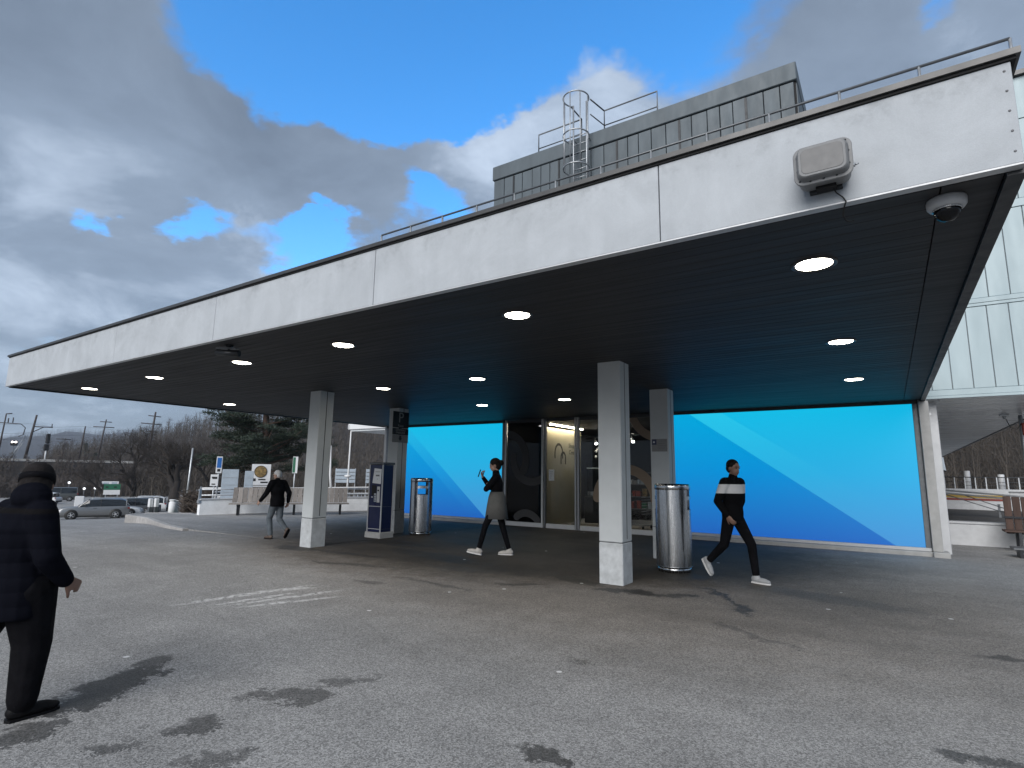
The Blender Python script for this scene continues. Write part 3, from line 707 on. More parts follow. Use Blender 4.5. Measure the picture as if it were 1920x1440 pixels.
for i, (x, y, dsc) in enumerate([(-7.55, 16.5, 'upper spot in the row behind the right door'), (-8.6, 19.2, 'warm spot deep behind the right door'), (-7.3, 17.9, 'spot nearest the near pillar'), (-9.2, 21.0, 'furthest spot behind the door leaf'), (-6.2, 19.6, 'spot right of the near pillar'), (-9.4, 15.9, 'faint spot behind the dark left glass')]):
    o = obj('shop_spotlight', sl, None, (x, y, 3.11)); tag(o, f'small lit ceiling {dsc}', 'ceiling spot', 'lit spots inside the shop')
tk = thing('spot_track', (-8.2, 18.0, 2.86), 'ceiling track with white spot heads inside the shop', 'track light')
b = MB(); b.tube([(-.9, .6, 0), (1.6, -.5, 0)], .02, 6); b.build('rail', M['galv_dark'], tk)
for x, y in ((-.45, .4), (.5, -.02), (1.2, -.32)):
    b = MB(); b.tube([(x, y, -.02), (x + .03, y - .03, -.12)], .018, 6); b.tube([(x + .0, y, -.10), (x + .10, y - .12, -.22)], [.045, .06], 10); hd = b.build('spot_head', M['cam_white'], tk)
    MB().ell((x + .105, y - .125, -.225), (.045, .045, .02), seg=10, rings=6).build('lamp', M['shop_lamp'], hd)
fl = thing('flower_display', (-7.9, 17.4, 0), 'white orchid blossoms above a glass showcase inside the shop', 'flowers')
MB().box(-.55, .75, -.3, .3, 0, .85, ch=.02).build('plinth', M['dark_metal'], fl)
MB().box(-.45, .65, -.25, .25, .86, 1.75).build('showcase', M['glass'], fl)
MB().box(-.47, .67, -.27, .27, 1.755, 1.79).build('showcase_lid', M['panel_blue'], fl)
b = MB()
for k in range(60):
    a, rr, z = random.uniform(0, 2 * pi), random.uniform(0, .42), random.uniform(1.95, 2.42)
    c = (rr * cos(a) + .15, rr * sin(a) * .6, z)
    b.ell(c, (.055, .03, .05), Euler((random.uniform(0, 3), random.uniform(0, 3), 0)).to_matrix(), 7, 4)
b.build('blossoms', M['paper'], fl)
b = MB()
for k in range(12):
    a = random.uniform(0, 2 * pi); b.tube([(.1, 0, 1.79), (.1 + .12 * cos(a), .1 * sin(a), 2.0), (.1 + .35 * cos(a), .25 * sin(a), 2.28)], .008, 4)
b.build('stems', M['needle'], fl)
MB().lathe([(.0001, .87), (.12, .87), (.17, 1.0), (.15, 1.18), (.07, 1.26), (.06, 1.3)], (.25, 0, 0), 20).build('blue_vase', M['blue_sign'], fl)
for k in range(5): MB().box(-.4 + k * .2, -.28 + k * .2, -.15, .1, .87, 1.0 + .07 * (k % 3), ch=.01).build('item', M[('paper', 'gold', 'panel_blue', 'red', 'paper')[k]], fl)
MB().box(-.2, .1, -.1, .1, .875, .93, ch=.01).build('lit_tray', emit('showcase_light', (.75, .88, 1.0), 5.0), fl)
cr = thing('shopping_trolley', (-5.75, 16.2, 0), 'chrome wire shopping trolley behind the right-hand glass', 'trolley')
for sx in (-.22, .22):
    b = MB(); b.tube([(sx, -.4, .12), (sx, .35, .12), (sx, .45, 1.02)], .014, 8); b.build('side_frame', M['galv'], cr)
    for y in (-.36, .3): MB().lathe([(.0001, -.015), (.05, -.015), (.05, .015), (.0001, .015)], (0, 0, 0), 12).build('wheel', M['rubber'], cr, (sx, y, .055), (0, R(90), 0))
b = MB()
for i in range(7):
    z = .45 + i * .08; b.tube([(-.22, -.45, z), (.22, -.45, z), (.24, .42, z), (-.24, .42, z)], .006, 4, closed=True)
b.build('basket', M['galv'], cr); b = MB(); b.tube([(-.26, .47, 1.03), (.26, .47, 1.03)], .018, 8); b.build('handle', M['red'], cr)
sh_ = thing('goods_shelf', (-8.3, 20.8, 0), 'dark shop shelf stacked with small goods behind the glass', 'shelf')
for z in (.3, .75, 1.2, 1.65): MB().box(-1.2, 1.6, -.2, .2, z, z + .03).build('shelf_board', M['galv_dark'], sh_)
for sx in (-1.2, 1.58): MB().box(sx, sx + .03, -.2, .2, 0, 1.9).build('upright', M['galv_dark'], sh_)
for z in (.33, .78, 1.23):
    x = -1.1
    while x < 1.4:
        wv = random.uniform(.08, .2); MB().box(x, x + wv, -.12, .08, z, z + random.uniform(.12, .3), ch=.008).build('goods', M[random.choice(['paper', 'panel_blue', 'gold', 'red', 'sign_grey', 'green_sign'])], sh_); x += wv + random.uniform(.02, .12)

# ------------------------------------------------------------------ main building behind the canopy, with bridge-like overhang to the right
mbd = thing('main_building', (-7, 15, 0), 'tall shop building clad in pale panels, overhanging the passage at right', 'building')
at0(MB().box(-16.5, 3.22, 14.74, 64, 3.30, 9.95), 'upper_storey', M['grey_wall'], mbd)
at0(MB().box(.62, .78, 14.66, 24.0, -.02, 3.30), 'side_wall', M['grey_wall'], mbd)
at0(MB().box(-15.36, -15.2, 14.66, 24.0, -.02, 3.30), 'side_wall', M['grey_wall'], mbd)
at0(MB().box(-15.36, .78, 24.0, 24.2, -.02, 3.30), 'rear_wall', M['grey_wall'], mbd)
at0(MB().box(.80, .98, 15.2, 15.38, -.02, 3.2, ch=.01), 'passage_post', M['alu_light'], mbd)
at0(MB().box(-16.6, 3.30, 14.60, 15.2, 9.95, 10.05), 'roof_edge', M['coping'], mbd)
pw_ = .345
k0 = -1
for zr, (z0, z1) in enumerate([(3.40, 5.10), (5.28, 7.10), (7.28, 9.0)]):
    off = (0, .06, .03)[zr]
    me = MB().box(.006, pw_ - .006, -.03, .0, z0, z1, ch=.006).mesh('cladding_panel', M['white_clad'])
    for k in range(-49, 8):
        x = .56 + off + k * pw_
        if x + pw_ > 3.34 or (z0 < 3.5 and x < .5): continue
        o = obj('cladding_panel', me, mbd); o.location = Vector((x, 14.735, 0)) - mbd.location
for z0, z1, yy in [(3.215, 3.27, 14.675), (3.274, 3.395, 14.69), (5.108, 5.17, 14.69), (5.174, 5.272, 14.68), (7.108, 7.272, 14.69), (9.01, 9.94, 14.69)]:
    at0(MB().box(.78 if z1 < 4 else -16.5, 3.30, yy, 14.738, z0, z1, ch=.004), 'band', M['white_clad'], mbd)
pb = MB().box(.80, 3.20, .004, .556, 3.225, 3.25, ch=.003).mesh('passage_soffit_board', M['passage'])
for k in range(40):
    o = obj('passage_soffit_board', pb, mbd); o.location = Vector((0, 14.76 + k * .56, 0)) - mbd.location
at0(MB().box(.80, 3.20, 37.2, 64, 3.225, 3.25), 'passage_soffit_sheet', M['passage'], mbd)
at0(MB().box(3.205, 3.27, 14.70, 64, 3.205, 3.34), 'edge_beam', M['dark_metal'], mbd)
at0(MB().box(.99, 1.03, 14.9, 14.94, 3.19, 3.22), 'fixing', M['alu_light'], mbd)

# rail along the main roof edge
rr_ = thing('roof_rail', (-7, 14.85, 10.05), 'low tubular guard rail running along the main roof edge', 'railing')
b = MB(); b.tube([(-9.3, 0, .92), (9.9, 0, .92)], .035, 8); b.build('top_rail', M['galv_dark'], rr_)
b = MB(); b.tube([(-9.3, 0, .45), (9.9, 0, .45)], .022, 6); b.build('lower_rail', M['galv_dark'], rr_)
pm = MB(); pm.tube([(0, 0, 0), (0, 0, .92)], .034, 8); pm = pm.mesh('post', M['galv'])
for k in range(13): obj('post', pm, rr_, (-9.3 + k * 1.6, 0, 0))

# roof-top plant room
PY = 15.7
pr = thing('plant_room', (-6.35, PY, 10.05), 'grey-green metal clad plant room on the roof', 'plant room')
at0(MB().box(-11.36, -1.30, PY + .03, 19.6, 10.05, 12.70), 'core', M['black'], pr)
at0(MB().box(-11.42, -1.26, PY - .06, 19.66, 12.26, 12.80, ch=.02), 'parapet_band', M['plant'], pr)
at0(MB().prism([(-11.7, 10.05), (-1.0, 10.05), (-1.26, 10.5), (-11.4, 10.5)], PY - .05, 19.7, 'y'), 'skirt', M['galv_dark'], pr)
xs = [-11.36]; 
while xs[-1] < -1.35: xs.append(min(-1.31, xs[-1] + random.choice([.36, .42, .42, .46])))
for a, bb_ in zip(xs, xs[1:]):
    dp = random.choice([.0, .0, .012, .03])
    at0(MB().box(a + .012, bb_ - .012, PY - .03 - dp * .5, PY + .028, 10.5, 12.22, ch=.006), 'cladding_panel', M['plant'], pr)
for x in xs[2::5]: at0(MB().box(x - .03, x + .03, PY - .06, PY + .0, 10.5, 12.20), 'rib', M['dark_metal'], pr)
ys = [PY + .05]
while ys[-1] < 19.4: ys.append(ys[-1] + .42)
for a, bb_ in zip(ys, ys[1:]): at0(MB().box(-1.30, -1.275, a + .012, bb_ - .012, 10.5, 12.22), 'cladding_panel', M['plant'], pr)

# caged ladder and guard rails on top of the plant room
ld = thing('caged_ladder', (-7.66, PY - .35, 10.05), 'galvanised roof ladder with round safety cage on the plant room', 'ladder')
LX = .24
for sx in (-LX, LX):
    b = MB(); b.tube([(sx, 0, .2), (sx, 0, 3.75)], .028, 8); b.build('stile', M['galv'], ld)
for k in range(8):
    b = MB(); b.tube([(-LX, 0, .5 + k * .30), (LX, 0, .5 + k * .30)], .017, 8); b.build('rung', M['galv'], ld)
for z in (1.25, 2.4, 3.75):
    b = MB(); b.tube([(.42 * sin(a) * 1.0, -.36 - .42 * cos(a) + .08, z) for a in [R(q) for q in range(-140, 141, 14)]], .024, 8); b.build('hoop', M['galv'], ld)
for an in (-140, -90, -45, 0, 45, 90, 140):
    x, y = .42 * sin(R(an)), -.28 - .42 * cos(R(an)); b = MB(); b.tube([(x, y, 1.25 if abs(an) < 140 else 1.0), (x, y, 3.75)], .018, 6); b.build('cage_bar', M['galv'], ld)
for sx in (-LX, LX):
    b = MB(); b.tube([(sx, 0, 2.5), (sx, .32, 2.5)], .016, 6); b.build('wall_bracket', M['galv_dark'], ld)
gr = thing('plant_room_rail', (-7.66, PY + .5, 12.8), 'dark guard rail beside the ladder head on the plant room roof', 'railing')
for path in ([(-2.1, 0, 0), (-2.1, 0, 1.05), (-.36, 0, 1.05)], [(2.35, 0, 0), (2.35, 0, 1.05), (.5, 0, 1.05), (.5, 0, 0)], [(.5, 0, 1.05), (.36, -.8, 1.05)], [(-.36, 0, 1.05), (-.36, 0, 0)], [(-.36, 0, 1.05), (-.36, -.8, 1.05)]):
    b = MB(); b.tube(path, .026, 6); b.build('top_rail', M['galv_dark'], gr)
for path in ([(-2.1, 0, .5), (-.36, 0, .5)], [(2.35, 0, .5), (.5, 0, .5)], [(.5, 0, .5), (.36, -.8, .5)]):
    b = MB(); b.tube(path, .02, 6); b.build('knee_rail', M['galv_dark'], gr)

# ================================================================== RIGHT-HAND SIDE, beyond the passage
def pos(x, y, dz=0.0): return (x, y, gz(x, y) + dz)
def Mrot(a): return Matrix.Rotation(a, 4, 'Z')
t = thing('concrete_wall', (.84, 17.62, 0), 'low pale concrete wall behind the right corner post', 'wall')
for k in range(3): MB().box(k * 2.1 + .004, k * 2.1 + 2.096, 0, .25, -.6, .50, ch=.01).build('wall_section', M['conc_wall'], t)
MB().box(0, 6.3, -.03, .28, .502, .56, ch=.01).build('capping', M['alu_light'], t)
t = thing('ramp_handrail', (.84, 17.45, 0), 'twin tube handrail sloping down to the right past the corner post', 'handrail')
for i, (za, zb) in enumerate(((1.31, 1.03), (1.24, .96))):
    b = MB(); b.tube([(.02, 0, za), (2.6, 0, zb + .08), (4.4, 0, zb - .08)], .018, 8); b.build('rail', M['galv'], t)
for x in (.10, .22, 2.9, 4.2):
    b = MB(); b.tube([(x, .02, 0), (x, .02, 1.28 - .11 * x)], .018, 6); b.build('post', M['galv'], t)
b = MB(); b.tube([(.2, .05, 1.22), (1.35, .3, .80), (2.0, .35, .62)], .012, 6); b.build('stay', M['galv_dark'], t)
b = MB(); b.tube([(.6, .05, 1.2), (1.9, .3, .68)], .012, 6); b.build('stay', M['galv_dark'], t)
# bench with brown boards seen from the back
t = thing('brown_bench', (2.12, 17.1, 0), 'bench with upright dark brown boards at the right picture edge', 'bench')
for k in range(8): MB().box(k * .152 + .006, k * .152 + .140, -.02, .02, .36, 1.19 - .01 * (k % 3), ch=.006).build('back_board', M['brown_wood'], t)
MB().box(-.02, 1.25, -.05, -.024, .70, .745).build('crossbar', M['bench_steel'], t)
for k in range(3): MB().box(-.08, 1.25, -.18 - k * .15, -.05 - k * .15, .42, .46, ch=.006).build('seat_board', M['brown_wood'], t)
for x in (.15, 1.0): MB().prism([(-.5, 0), (-.44, 0), (-.40, .40), (-.06, .40), (-.02, 0), (.04, 0), (.0, .42), (-.46, .42)], x, x + .05, 'x').build('leg', M['bench_steel'], t)
t = thing('park_bench', (1.98, 15.35, 0), 'dark slatted bench end cut off by the right picture edge', 'bench')
for k in range(4): MB().box(.0, 1.3, k * .12, k * .12 + .1, .16, .20, ch=.006).build('slat', M['galv_dark'], t)
for x in (.1, 1.1): MB().box(x, x + .05, .02, .44, 0, .158).build('leg', M['bench_steel'], t)
# track bed and platform beyond
b = MB(); b.box(-2, 30, 17.95, 30.0, -.9, .38); struct(b.build('track_bed', M['ballast']))
t = thing('striped_barrier', (1.15, 24.0, .38), 'long white board with yellow and red stripes beyond the handrail', 'barrier')
MB().box(0, 2.0, 0, .05, .42, .84, ch=.006).build('board', M['white_paint'], t)
MB().box(.02, 1.86, -.012, -.002, .60, .70).build('yellow_stripe', M['yellow'], t); MB().box(.02, 1.98, -.012, -.002, .52, .585).build('red_stripe', M['red'], t)
for x in (.2, 1.7): MB().box(x, x + .06, .052, .11, 0, .8).build('leg', M['galv_dark'], t)
t = thing('platform_wall', (1.0, 30.05, 0), 'pale platform edge wall beyond the track bed', 'wall')
MB().box(0, 14, 0, .4, -1, 1.13).build('wall', M['conc_wall'], t); MB().box(-.05, 14.05, -.08, .48, 1.132, 1.22, ch=.01).build('capping', M['alu_light'], t)
t = thing('platform_railing', (1.55, 30.2, 1.22), 'grey platform railing with close uprights before the wooded slope', 'railing')
for z in (.14, .28, .47):
    b = MB(); b.tube([(0, 0, z), (9, 0, z)], .022 if z > .4 else .012, 6); b.build('rail', M['galv_dark'], t)
pm = MB().box(-.018, .018, -.018, .018, 0, .47).mesh('upright', M['galv'])
for k in range(26): obj('upright', pm, t, (.05 + k * .34, 0, 0))
for i, (x, h, wd) in enumerate([(1.81, .75, 'leftmost short'), (2.74, .96, 'tallest middle'), (3.83, .82, 'right')]):
    b = MB(); b.lathe([(.0001, 0), (.11, 0), (.11, h - .02), (.09, h), (.0001, h)], seg=16); o = b.build('platform_post', M['white_paint'], None, (x, 30.55, 1.0))
    tag(o, f'{wd} round white post behind the platform railing', 'post', 'white posts on the platform')
t = thing('lamp_post', (2.9, 19.0, .38), 'slim grey post with a cable looping to the passage soffit', 'post')
b = MB(); b.tube([(0, 0, 0), (0, 0, 2.82)], .042, 10); b.build('pole', M['galv'], t)
b = MB(); b.tube([(0, -.04, 2.6), (-.10, -.06, 2.45), (-.22, -.06, 2.5), (-.30, -.03, 2.78)], .009, 5); b.build('cable', M['ink'], t)
MB().box(.0, .16, -.07, .05, 2.3, 2.62, ch=.02).build('red_lantern', M['red'], t)
t = thing('soffit_sensor', (2.58, 18.9, 3.22), 'small white sensor fixed under the passage soffit', 'sensor')
MB().box(-.09, .09, -.07, .07, -.04, 0, ch=.01).build('base', M['white_paint'], t); MB().lathe([(.0001, -.13), (.03, -.12), (.04, -.04)], seg=12).build('eye', M['cam_white'], t)
t = thing('gable_glazing', (2.6, 60, 0), 'pale blue triangular glass gable with black roof beyond the passage', 'shelter')
MB().prism([(0, 3.1), (1.3, 4.1), (1.45, 2.4)], 0, .1, 'y').build('glass_gable', M['panel_blue'], t)
MB().prism([(-1.5, 3.3), (0, 3.05), (1.45, 2.38), (1.4, 2.3), (-1.5, 2.3)], -.3, .6, 'y').build('black_roof', M['black'], t)
for x in (-1.2, 1.2): MB().box(x, x + .12, .1, .22, -1.6, 2.31).build('post', M['galv_dark'], t)

# ================================================================== LEFT SIDE: benches, low wall, signs
def bench(loc, rz, L, label, ns):
    t = thing('slatted_bench', loc, label, 'bench', 'grey wooden benches along the low wall', rz)
    # local: x along, y towards the wall, z up
    for k in range(ns):
        w_ = L / ns
        MB().prism([(.40, .42), (.44, .42), (.62, .93), (.585, .935)], k * w_ + .006, (k + 1) * w_ - .006, 'x').build('back_slat', M['wood'], t)
    for k in range(4): MB().box(-.05, L + .05, -.02 + k * .11, .08 + k * .11, .37, .41, ch=.006).build('seat_plank', M['wood'], t)
    for x in (.2, L - .28):
        MB().prism([(-.02, .335), (.44, .335), (.44, .365), (-.02, .365)], x, x + .07, 'x').build('seat_bearer', M['bench_steel'], t)
        MB().prism([(.03, .335), (.10, .335), (.15, .03), (.09, .03)], x, x + .07, 'x').build('leg', M['bench_steel'], t)
        MB().prism([(.36, .335), (.43, .335), (.36, .03), (.30, .03)], x, x + .07, 'x').build('leg', M['bench_steel'], t)
        MB().box(x, x + .07, .07, .39, 0, .028).build('foot', M['bench_steel'], t)
    return t
ba = atan2(.79, .61)
bench((-18.83, 11.02, .004), ba, 1.75, 'grey slatted bench left of the white-haired walker', 11)
bench((-17.72, 12.45, .004), ba, 2.05, 'grey slatted bench partly hidden by the left pillar', 13)

lw = thing('low_wall', (-19.6, 10.7, 0), 'low white rendered wall behind the benches', 'wall')
LW = [(-19.85, 10.5), (-19.6, 11.9), (-18.95, 13.85), (-18.35, 15.34), (-17.75, 16.45), (-16.9, 17.9)]
for x0, y0, x1, y1 in along(LW, 1.6):
    L = hypot(x1 - x0, y1 - y0); an = atan2(y1 - y0, x1 - x0)
    s_ = MB().box(0, L, -.10, .12, -1.2, .50).build('wall_section', M['white_wall'], lw); s_.location = (x0 + 19.6, y0 - 10.7, 0); s_.rotation_euler = (0, 0, an)
    MB().box(-.01, L + .01, -.13, .15, .502, .55, ch=.01).build('coping', M['alu_light'], s_)
rl = thing('wall_railing', (-19.6, 10.7, 0), 'grey tubular railing bracketed to the low white wall', 'railing')
for z in (.66, .86):
    b = MB(); b.tube([(x + 19.6, y - 10.7, z) for x, y in LW], .022, 8); b.build('rail', M['galv'], rl)
for x0, y0, x1, y1 in along(LW, 1.3):
    b = MB(); b.box(x0 + 19.57, x0 + 19.63, y0 - 10.73, y0 - 10.67, .36, .88); b.box(x0 + 19.60, x0 + 19.72, y0 - 10.78, y0 - 10.70, .40, .50); b.build('bracket_post', M['galv'], rl)
# second railing, further back on the ramp
r2 = thing('ramp_railing', (-22.5, 14.0, 0), 'pale railing of the ramp behind the low wall', 'railing')
for z in (.52, .80):
    b = MB(); b.tube([(-.9, -1.6, z), (.4, 1.6, z), (2.2, 4.6, z + .05), (4.2, 7.0, z + .1)], .03, 6); b.build('rail', M['white_paint'], r2)
for x, y in ((-.9, -1.6), (.4, 1.6), (1.3, 3.1), (2.2, 4.6), (3.2, 5.8), (4.2, 7.0)):
    MB().box(x - .03, x + .03, y - .03, y + .03, gz(x - 22.5, y + 14), .86).build('post', M['galv'], r2)

def board_sign(x, y, z0, w_, h, rz, faces, label, cat, pole=True, poles=1, name='sign_board'):
    """faces: list of (x0,x1,z0,z1,material) in the plate's own frame"""
    g0 = gz(x, y); t = thing(name, (x, y, g0), label, cat, None, rz)
    MB().box(-w_ / 2, w_ / 2, -.02, .0, z0 - g0, z0 - g0 + h, ch=.004).build('plate', M['white_paint'], t)
    for i, (a, b_, c, d, mk) in enumerate(faces):
        MB().box(a, b_, -.026, -.0205, z0 - g0 + c, z0 - g0 + d).build('printed_field', M[mk], t)
    for k in range(poles):
        px_ = 0 if poles == 1 else (-w_ / 2 + .06 + k * (w_ - .12)); b = MB(); b.tube([(px_, .04, 0), (px_, .04, z0 - g0 + h)], .03, 8); b.build('pole', M['galv'], t)
    return t
FACE = R(60)      # turned towards the plaza
board_sign(-21.0, 11.72, 1.42, .20, .62, FACE, [(-.075, .075, .20, .58, 'blue_sign'), (-.05, .05, .06, .16, 'ink')], 'tall narrow blue and white sign behind the low wall end', 'sign')
board_sign(-20.75, 11.45, .95, .26, .42, FACE, [(-.09, .09, .30, .34, 'ink'), (-.07, .09, .26, .30, 'ink'), (-.08, .04, .05, .09, 'ink')], 'small white sign with black print under the blue sign', 'sign')
pst = board_sign(-23.4, 15.0, .78, .78, 1.05, FACE, [(-.36, -.20, .30, .42, 'ink'), (-.1, .2, .34, .40, 'ink'), (0, .3, .22, .28, 'ink'), (-.3, .32, .10, .13, 'grey_ink'), (-.34, .34, .0, .045, 'ink')], 'white poster board with a golden roundel beside the pine trunk', 'sign', poles=2)
g0 = gz(-23.4, 15.0)
b = MB(); b.lathe([(.0001, 0), (.22, 0), (.24, .008), (.24, .012), (.0001, .012)], seg=28, smooth=False); o = b.build('golden_roundel', M['gold'], pst, (-.02, -.027, .78 - g0 + .72), (R(90), 0, 0))
b = MB(); b.lathe([(.24, 0), (.265, 0), (.265, .013), (.24, .013)], seg=28); b.build('roundel_rim', M['ink'], pst, (-.02, -.027, .78 - g0 + .72), (R(90), 0, 0))
board_sign(-22.6, 16.15, 1.45, .22, .75, R(48), [(-.10, .01, .03, .72, 'green_sign')], 'narrow green and white hanging sign on a pole behind the benches', 'sign')
for i, (x, y, w_, h, lb) in enumerate([(-22.9, 13.3, .62, .95, 'pale blue glass notice board behind the low wall end'), (-22.6, 13.95, .34, .9, 'narrow pale notice board beside the wider notice board')]):
    g0 = gz(x, y); t = thing('notice_board', (x, y, g0), lb, 'notice board', None, FACE)
    MB().box(-w_ / 2, w_ / 2, -.03, .03, .6, .6 + h + .45, ch=.01).build('cabinet', M['panel_blue'], t)
    for k in range(4): MB().box(-w_ / 2 + .04, w_ / 2 - .04, -.035, -.031, .75 + k * .3, .77 + k * .3).build('shelf_line', M['galv'], t)
    for sx in (-1, 1): MB().box(sx * (w_ / 2 - .03) - .02, sx * (w_ / 2 - .03) + .02, -.02, .02, 0, .6).build('leg', M['galv_dark'], t)
for i, (x, y, lb) in enumerate([(-25.6, 21.6, 'slatted pale panel rack just right of the left pillar'), (-24.0, 22.4, 'slatted pale panel rack beside the parking machine')]):
    g0 = gz(x, y); t = thing('panel_rack', (x, y, g0), lb, 'rack', 'slatted racks beyond the low wall', R(48))
    for k in range(4): MB().box(-.55, .55, -.04, .02, 1.55 - g0 - k * .2, 1.72 - g0 - k * .2, ch=.008).build('slat', M['panel_blue'], t)
    for sx in (-.55, .50): MB().box(sx, sx + .05, .02, .07, 0, 1.75 - g0).build('upright', M['galv'], t)
t = thing('flag_pole', (-22.8, 19.4, gz(-22.8, 19.4)), 'slim white flag pole beyond the low wall', 'pole')
b = MB(); b.tube([(0, 0, 0), (.02, .02, 5.1)], [.06, .03], 8); b.build('mast', M['white_paint'], t); b = MB(); b.lathe([(.0001, 1.9), (.16, 1.95), (.18, 2.03), (.0001, 2.08)], seg=14); b.build('collar', M['white_paint'], t)
t = thing('barrier_arm', (-23.3, 18.7, gz(-23.3, 18.7)), 'raised white barrier arm beside the left pillar', 'barrier')
b = MB(); b.tube([(.1, .1, .9), (0, 0, 2.0), (-.05, -.05, 3.5)], [.07, .055, .045], 8); b.build('arm', M['white_paint'], t); MB().box(-.15, .25, -.12, .28, 0, 1.0, ch=.02).build('housing', M['white_paint'], t)
t = thing('flat_roof', (-22.9, 19.3, 0), 'white flat roof edge poking out behind the left end of the shop', 'roof')
MB().box(0, 6.0, 0, 4.0, 3.68, 3.97, ch=.02).build('roof_edge', M['white_paint'], t); MB().box(.15, 5.9, .1, 3.9, 3.60, 3.677).build('ceiling', M['passage'], t)
for x, y in ((4.5, .5), (5.5, 3.4)): b = MB(); b.tube([(x, y, -2), (x, y, 3.6)], .09, 10); b.build('column', M['galv'], t)
b = MB(); b.box(-.0, .12, -.01, .0, 3.72, 3.93); b.build('end_cap', M['alu_light'], t)

# green verge with bollards and posts
vg = MB(); pts = [(-25, 11.2), (-40, 17.5), (-52, 25.5), (-48, 27.5), (-36, 21), (-24, 13.8)]
n = len(pts); vg.add([(x, y, gz(x, y) + .05) for x, y in pts] + [(x, y, gz(x, y) - .3) for x, y in pts], [tuple(range(n - 1, -1, -1))] + [(i, (i + 1) % n, n + (i + 1) % n, n + i) for i in range(n)])
struct(vg.build('verge', M['grass']))
for i, (x, y, h, r_, lb) in enumerate([(-40.5, 19.65, 1.25, .22, 'stout white bollard beneath the bare tree'), (-40.7, 20.05, 1.2, .15, 'slim white bollard next to the stout white bollard')]):
    b = MB(); b.lathe([(.0001, 0), (r_, 0), (r_, h - .18), (r_ * .8, h - .17), (r_ * .8, h - .08), (r_, h - .07), (r_ * .9, h), (.0001, h)], seg=16); o = b.build('bollard', M['white_paint'], None, pos(x, y, -.05))
    tag(o, lb, 'bollard', 'white bollards on the verge')
o = MB().tube([(0, 0, -.1), (.12, .05, 4.7)], .07, 8).build('leaning_post', M['galv'], None, pos(-40.2, 20.35)); tag(o, 'tall slightly leaning grey post in front of the bare tree', 'post')
for i, (x, y) in enumerate([(-43.8, 19.75), (-43.6, 20.05)]):
    g0 = gz(x, y); t = thing('meter_box', (x, y, g0), ('left', 'right')[i] + ' white meter box on the verge by the parked wagon', 'box', 'white meter boxes')
    MB().box(-.12, .12, -.1, .1, 0, .75).build('stand', M['galv_dark'], t); MB().box(-.14, .14, -.12, .12, .75, 1.35, ch=.03).build('cabinet', M['white_paint'], t)
g0 = gz(-62, 24.4); t = thing('direction_sign', (-62, 24.4, g0), 'green and white sign board on legs behind the parked SUV', 'sign', None, R(68))
MB().box(-.65, .65, -.03, .03, 2.2, 2.75).build('green_field', M['green_sign'], t); MB().box(-.65, .65, -.03, .03, 1.75, 2.19).build('white_field', M['white_paint'], t)
for sx in (-.5, .45): MB().box(sx, sx + .09, .032, .1, 0, 2.75).build('leg', M['galv'], t)
for sx in (-.4, .25): MB().box(sx - .12, sx + .12, -.036, -.031, 2.4, 2.52).build('print', M['ink'], t)
g0 = gz(-66, 23.3); t = thing('cabinet', (-66, 23.3, g0), 'white control cabinet beyond the SUV roof', 'cabinet', None, R(68))
MB().box(-.36, .36, -.25, .25, .1, 1.55, ch=.03).build('case', M['white_paint'], t); MB().box(-.4, .4, -.3, .3, 0, .1).build('plinth', M['conc_wall'], t)

# ================================================================== VEHICLES
wheel_cache = {}
def wheel(parent, x, y, r, w_=.22):
    key = (r,)
    if key not in wheel_cache:
        ty = MB().lathe([(r * .62, -w_ / 2), (r * .93, -w_ / 2), (r, -w_ * .3), (r, w_ * .3), (r * .93, w_ / 2), (r * .62, w_ / 2)], seg=24).mesh('tyre', M['rubber'])
        b = MB(); b.lathe([(.0001, w_ * .36), (r * .16, w_ * .40), (r * .18, w_ * .3)], seg=20)
        b.lathe([(r * .55, w_ * .46), (r * .64, w_ * .44), (r * .64, -w_ * .4)], seg=24); b.lathe([(.0001, -.02), (r * .63, -.02)], seg=20)
        for k in range(5):
            a = 2 * pi * k / 5; b.box(r * .1, r * .6, -r * .07, r * .07, w_ * .28, w_ * .38, Matrix.Rotation(a, 4, 'Z'))
        wheel_cache[key] = (ty, b.mesh('rim', M['rim']))
    ty, rm_ = wheel_cache[key]
    t = obj('wheel', ty, parent, (x, y, r), (R(-90) if y > 0 else R(90), 0, 0)); obj('rim', rm_, t)


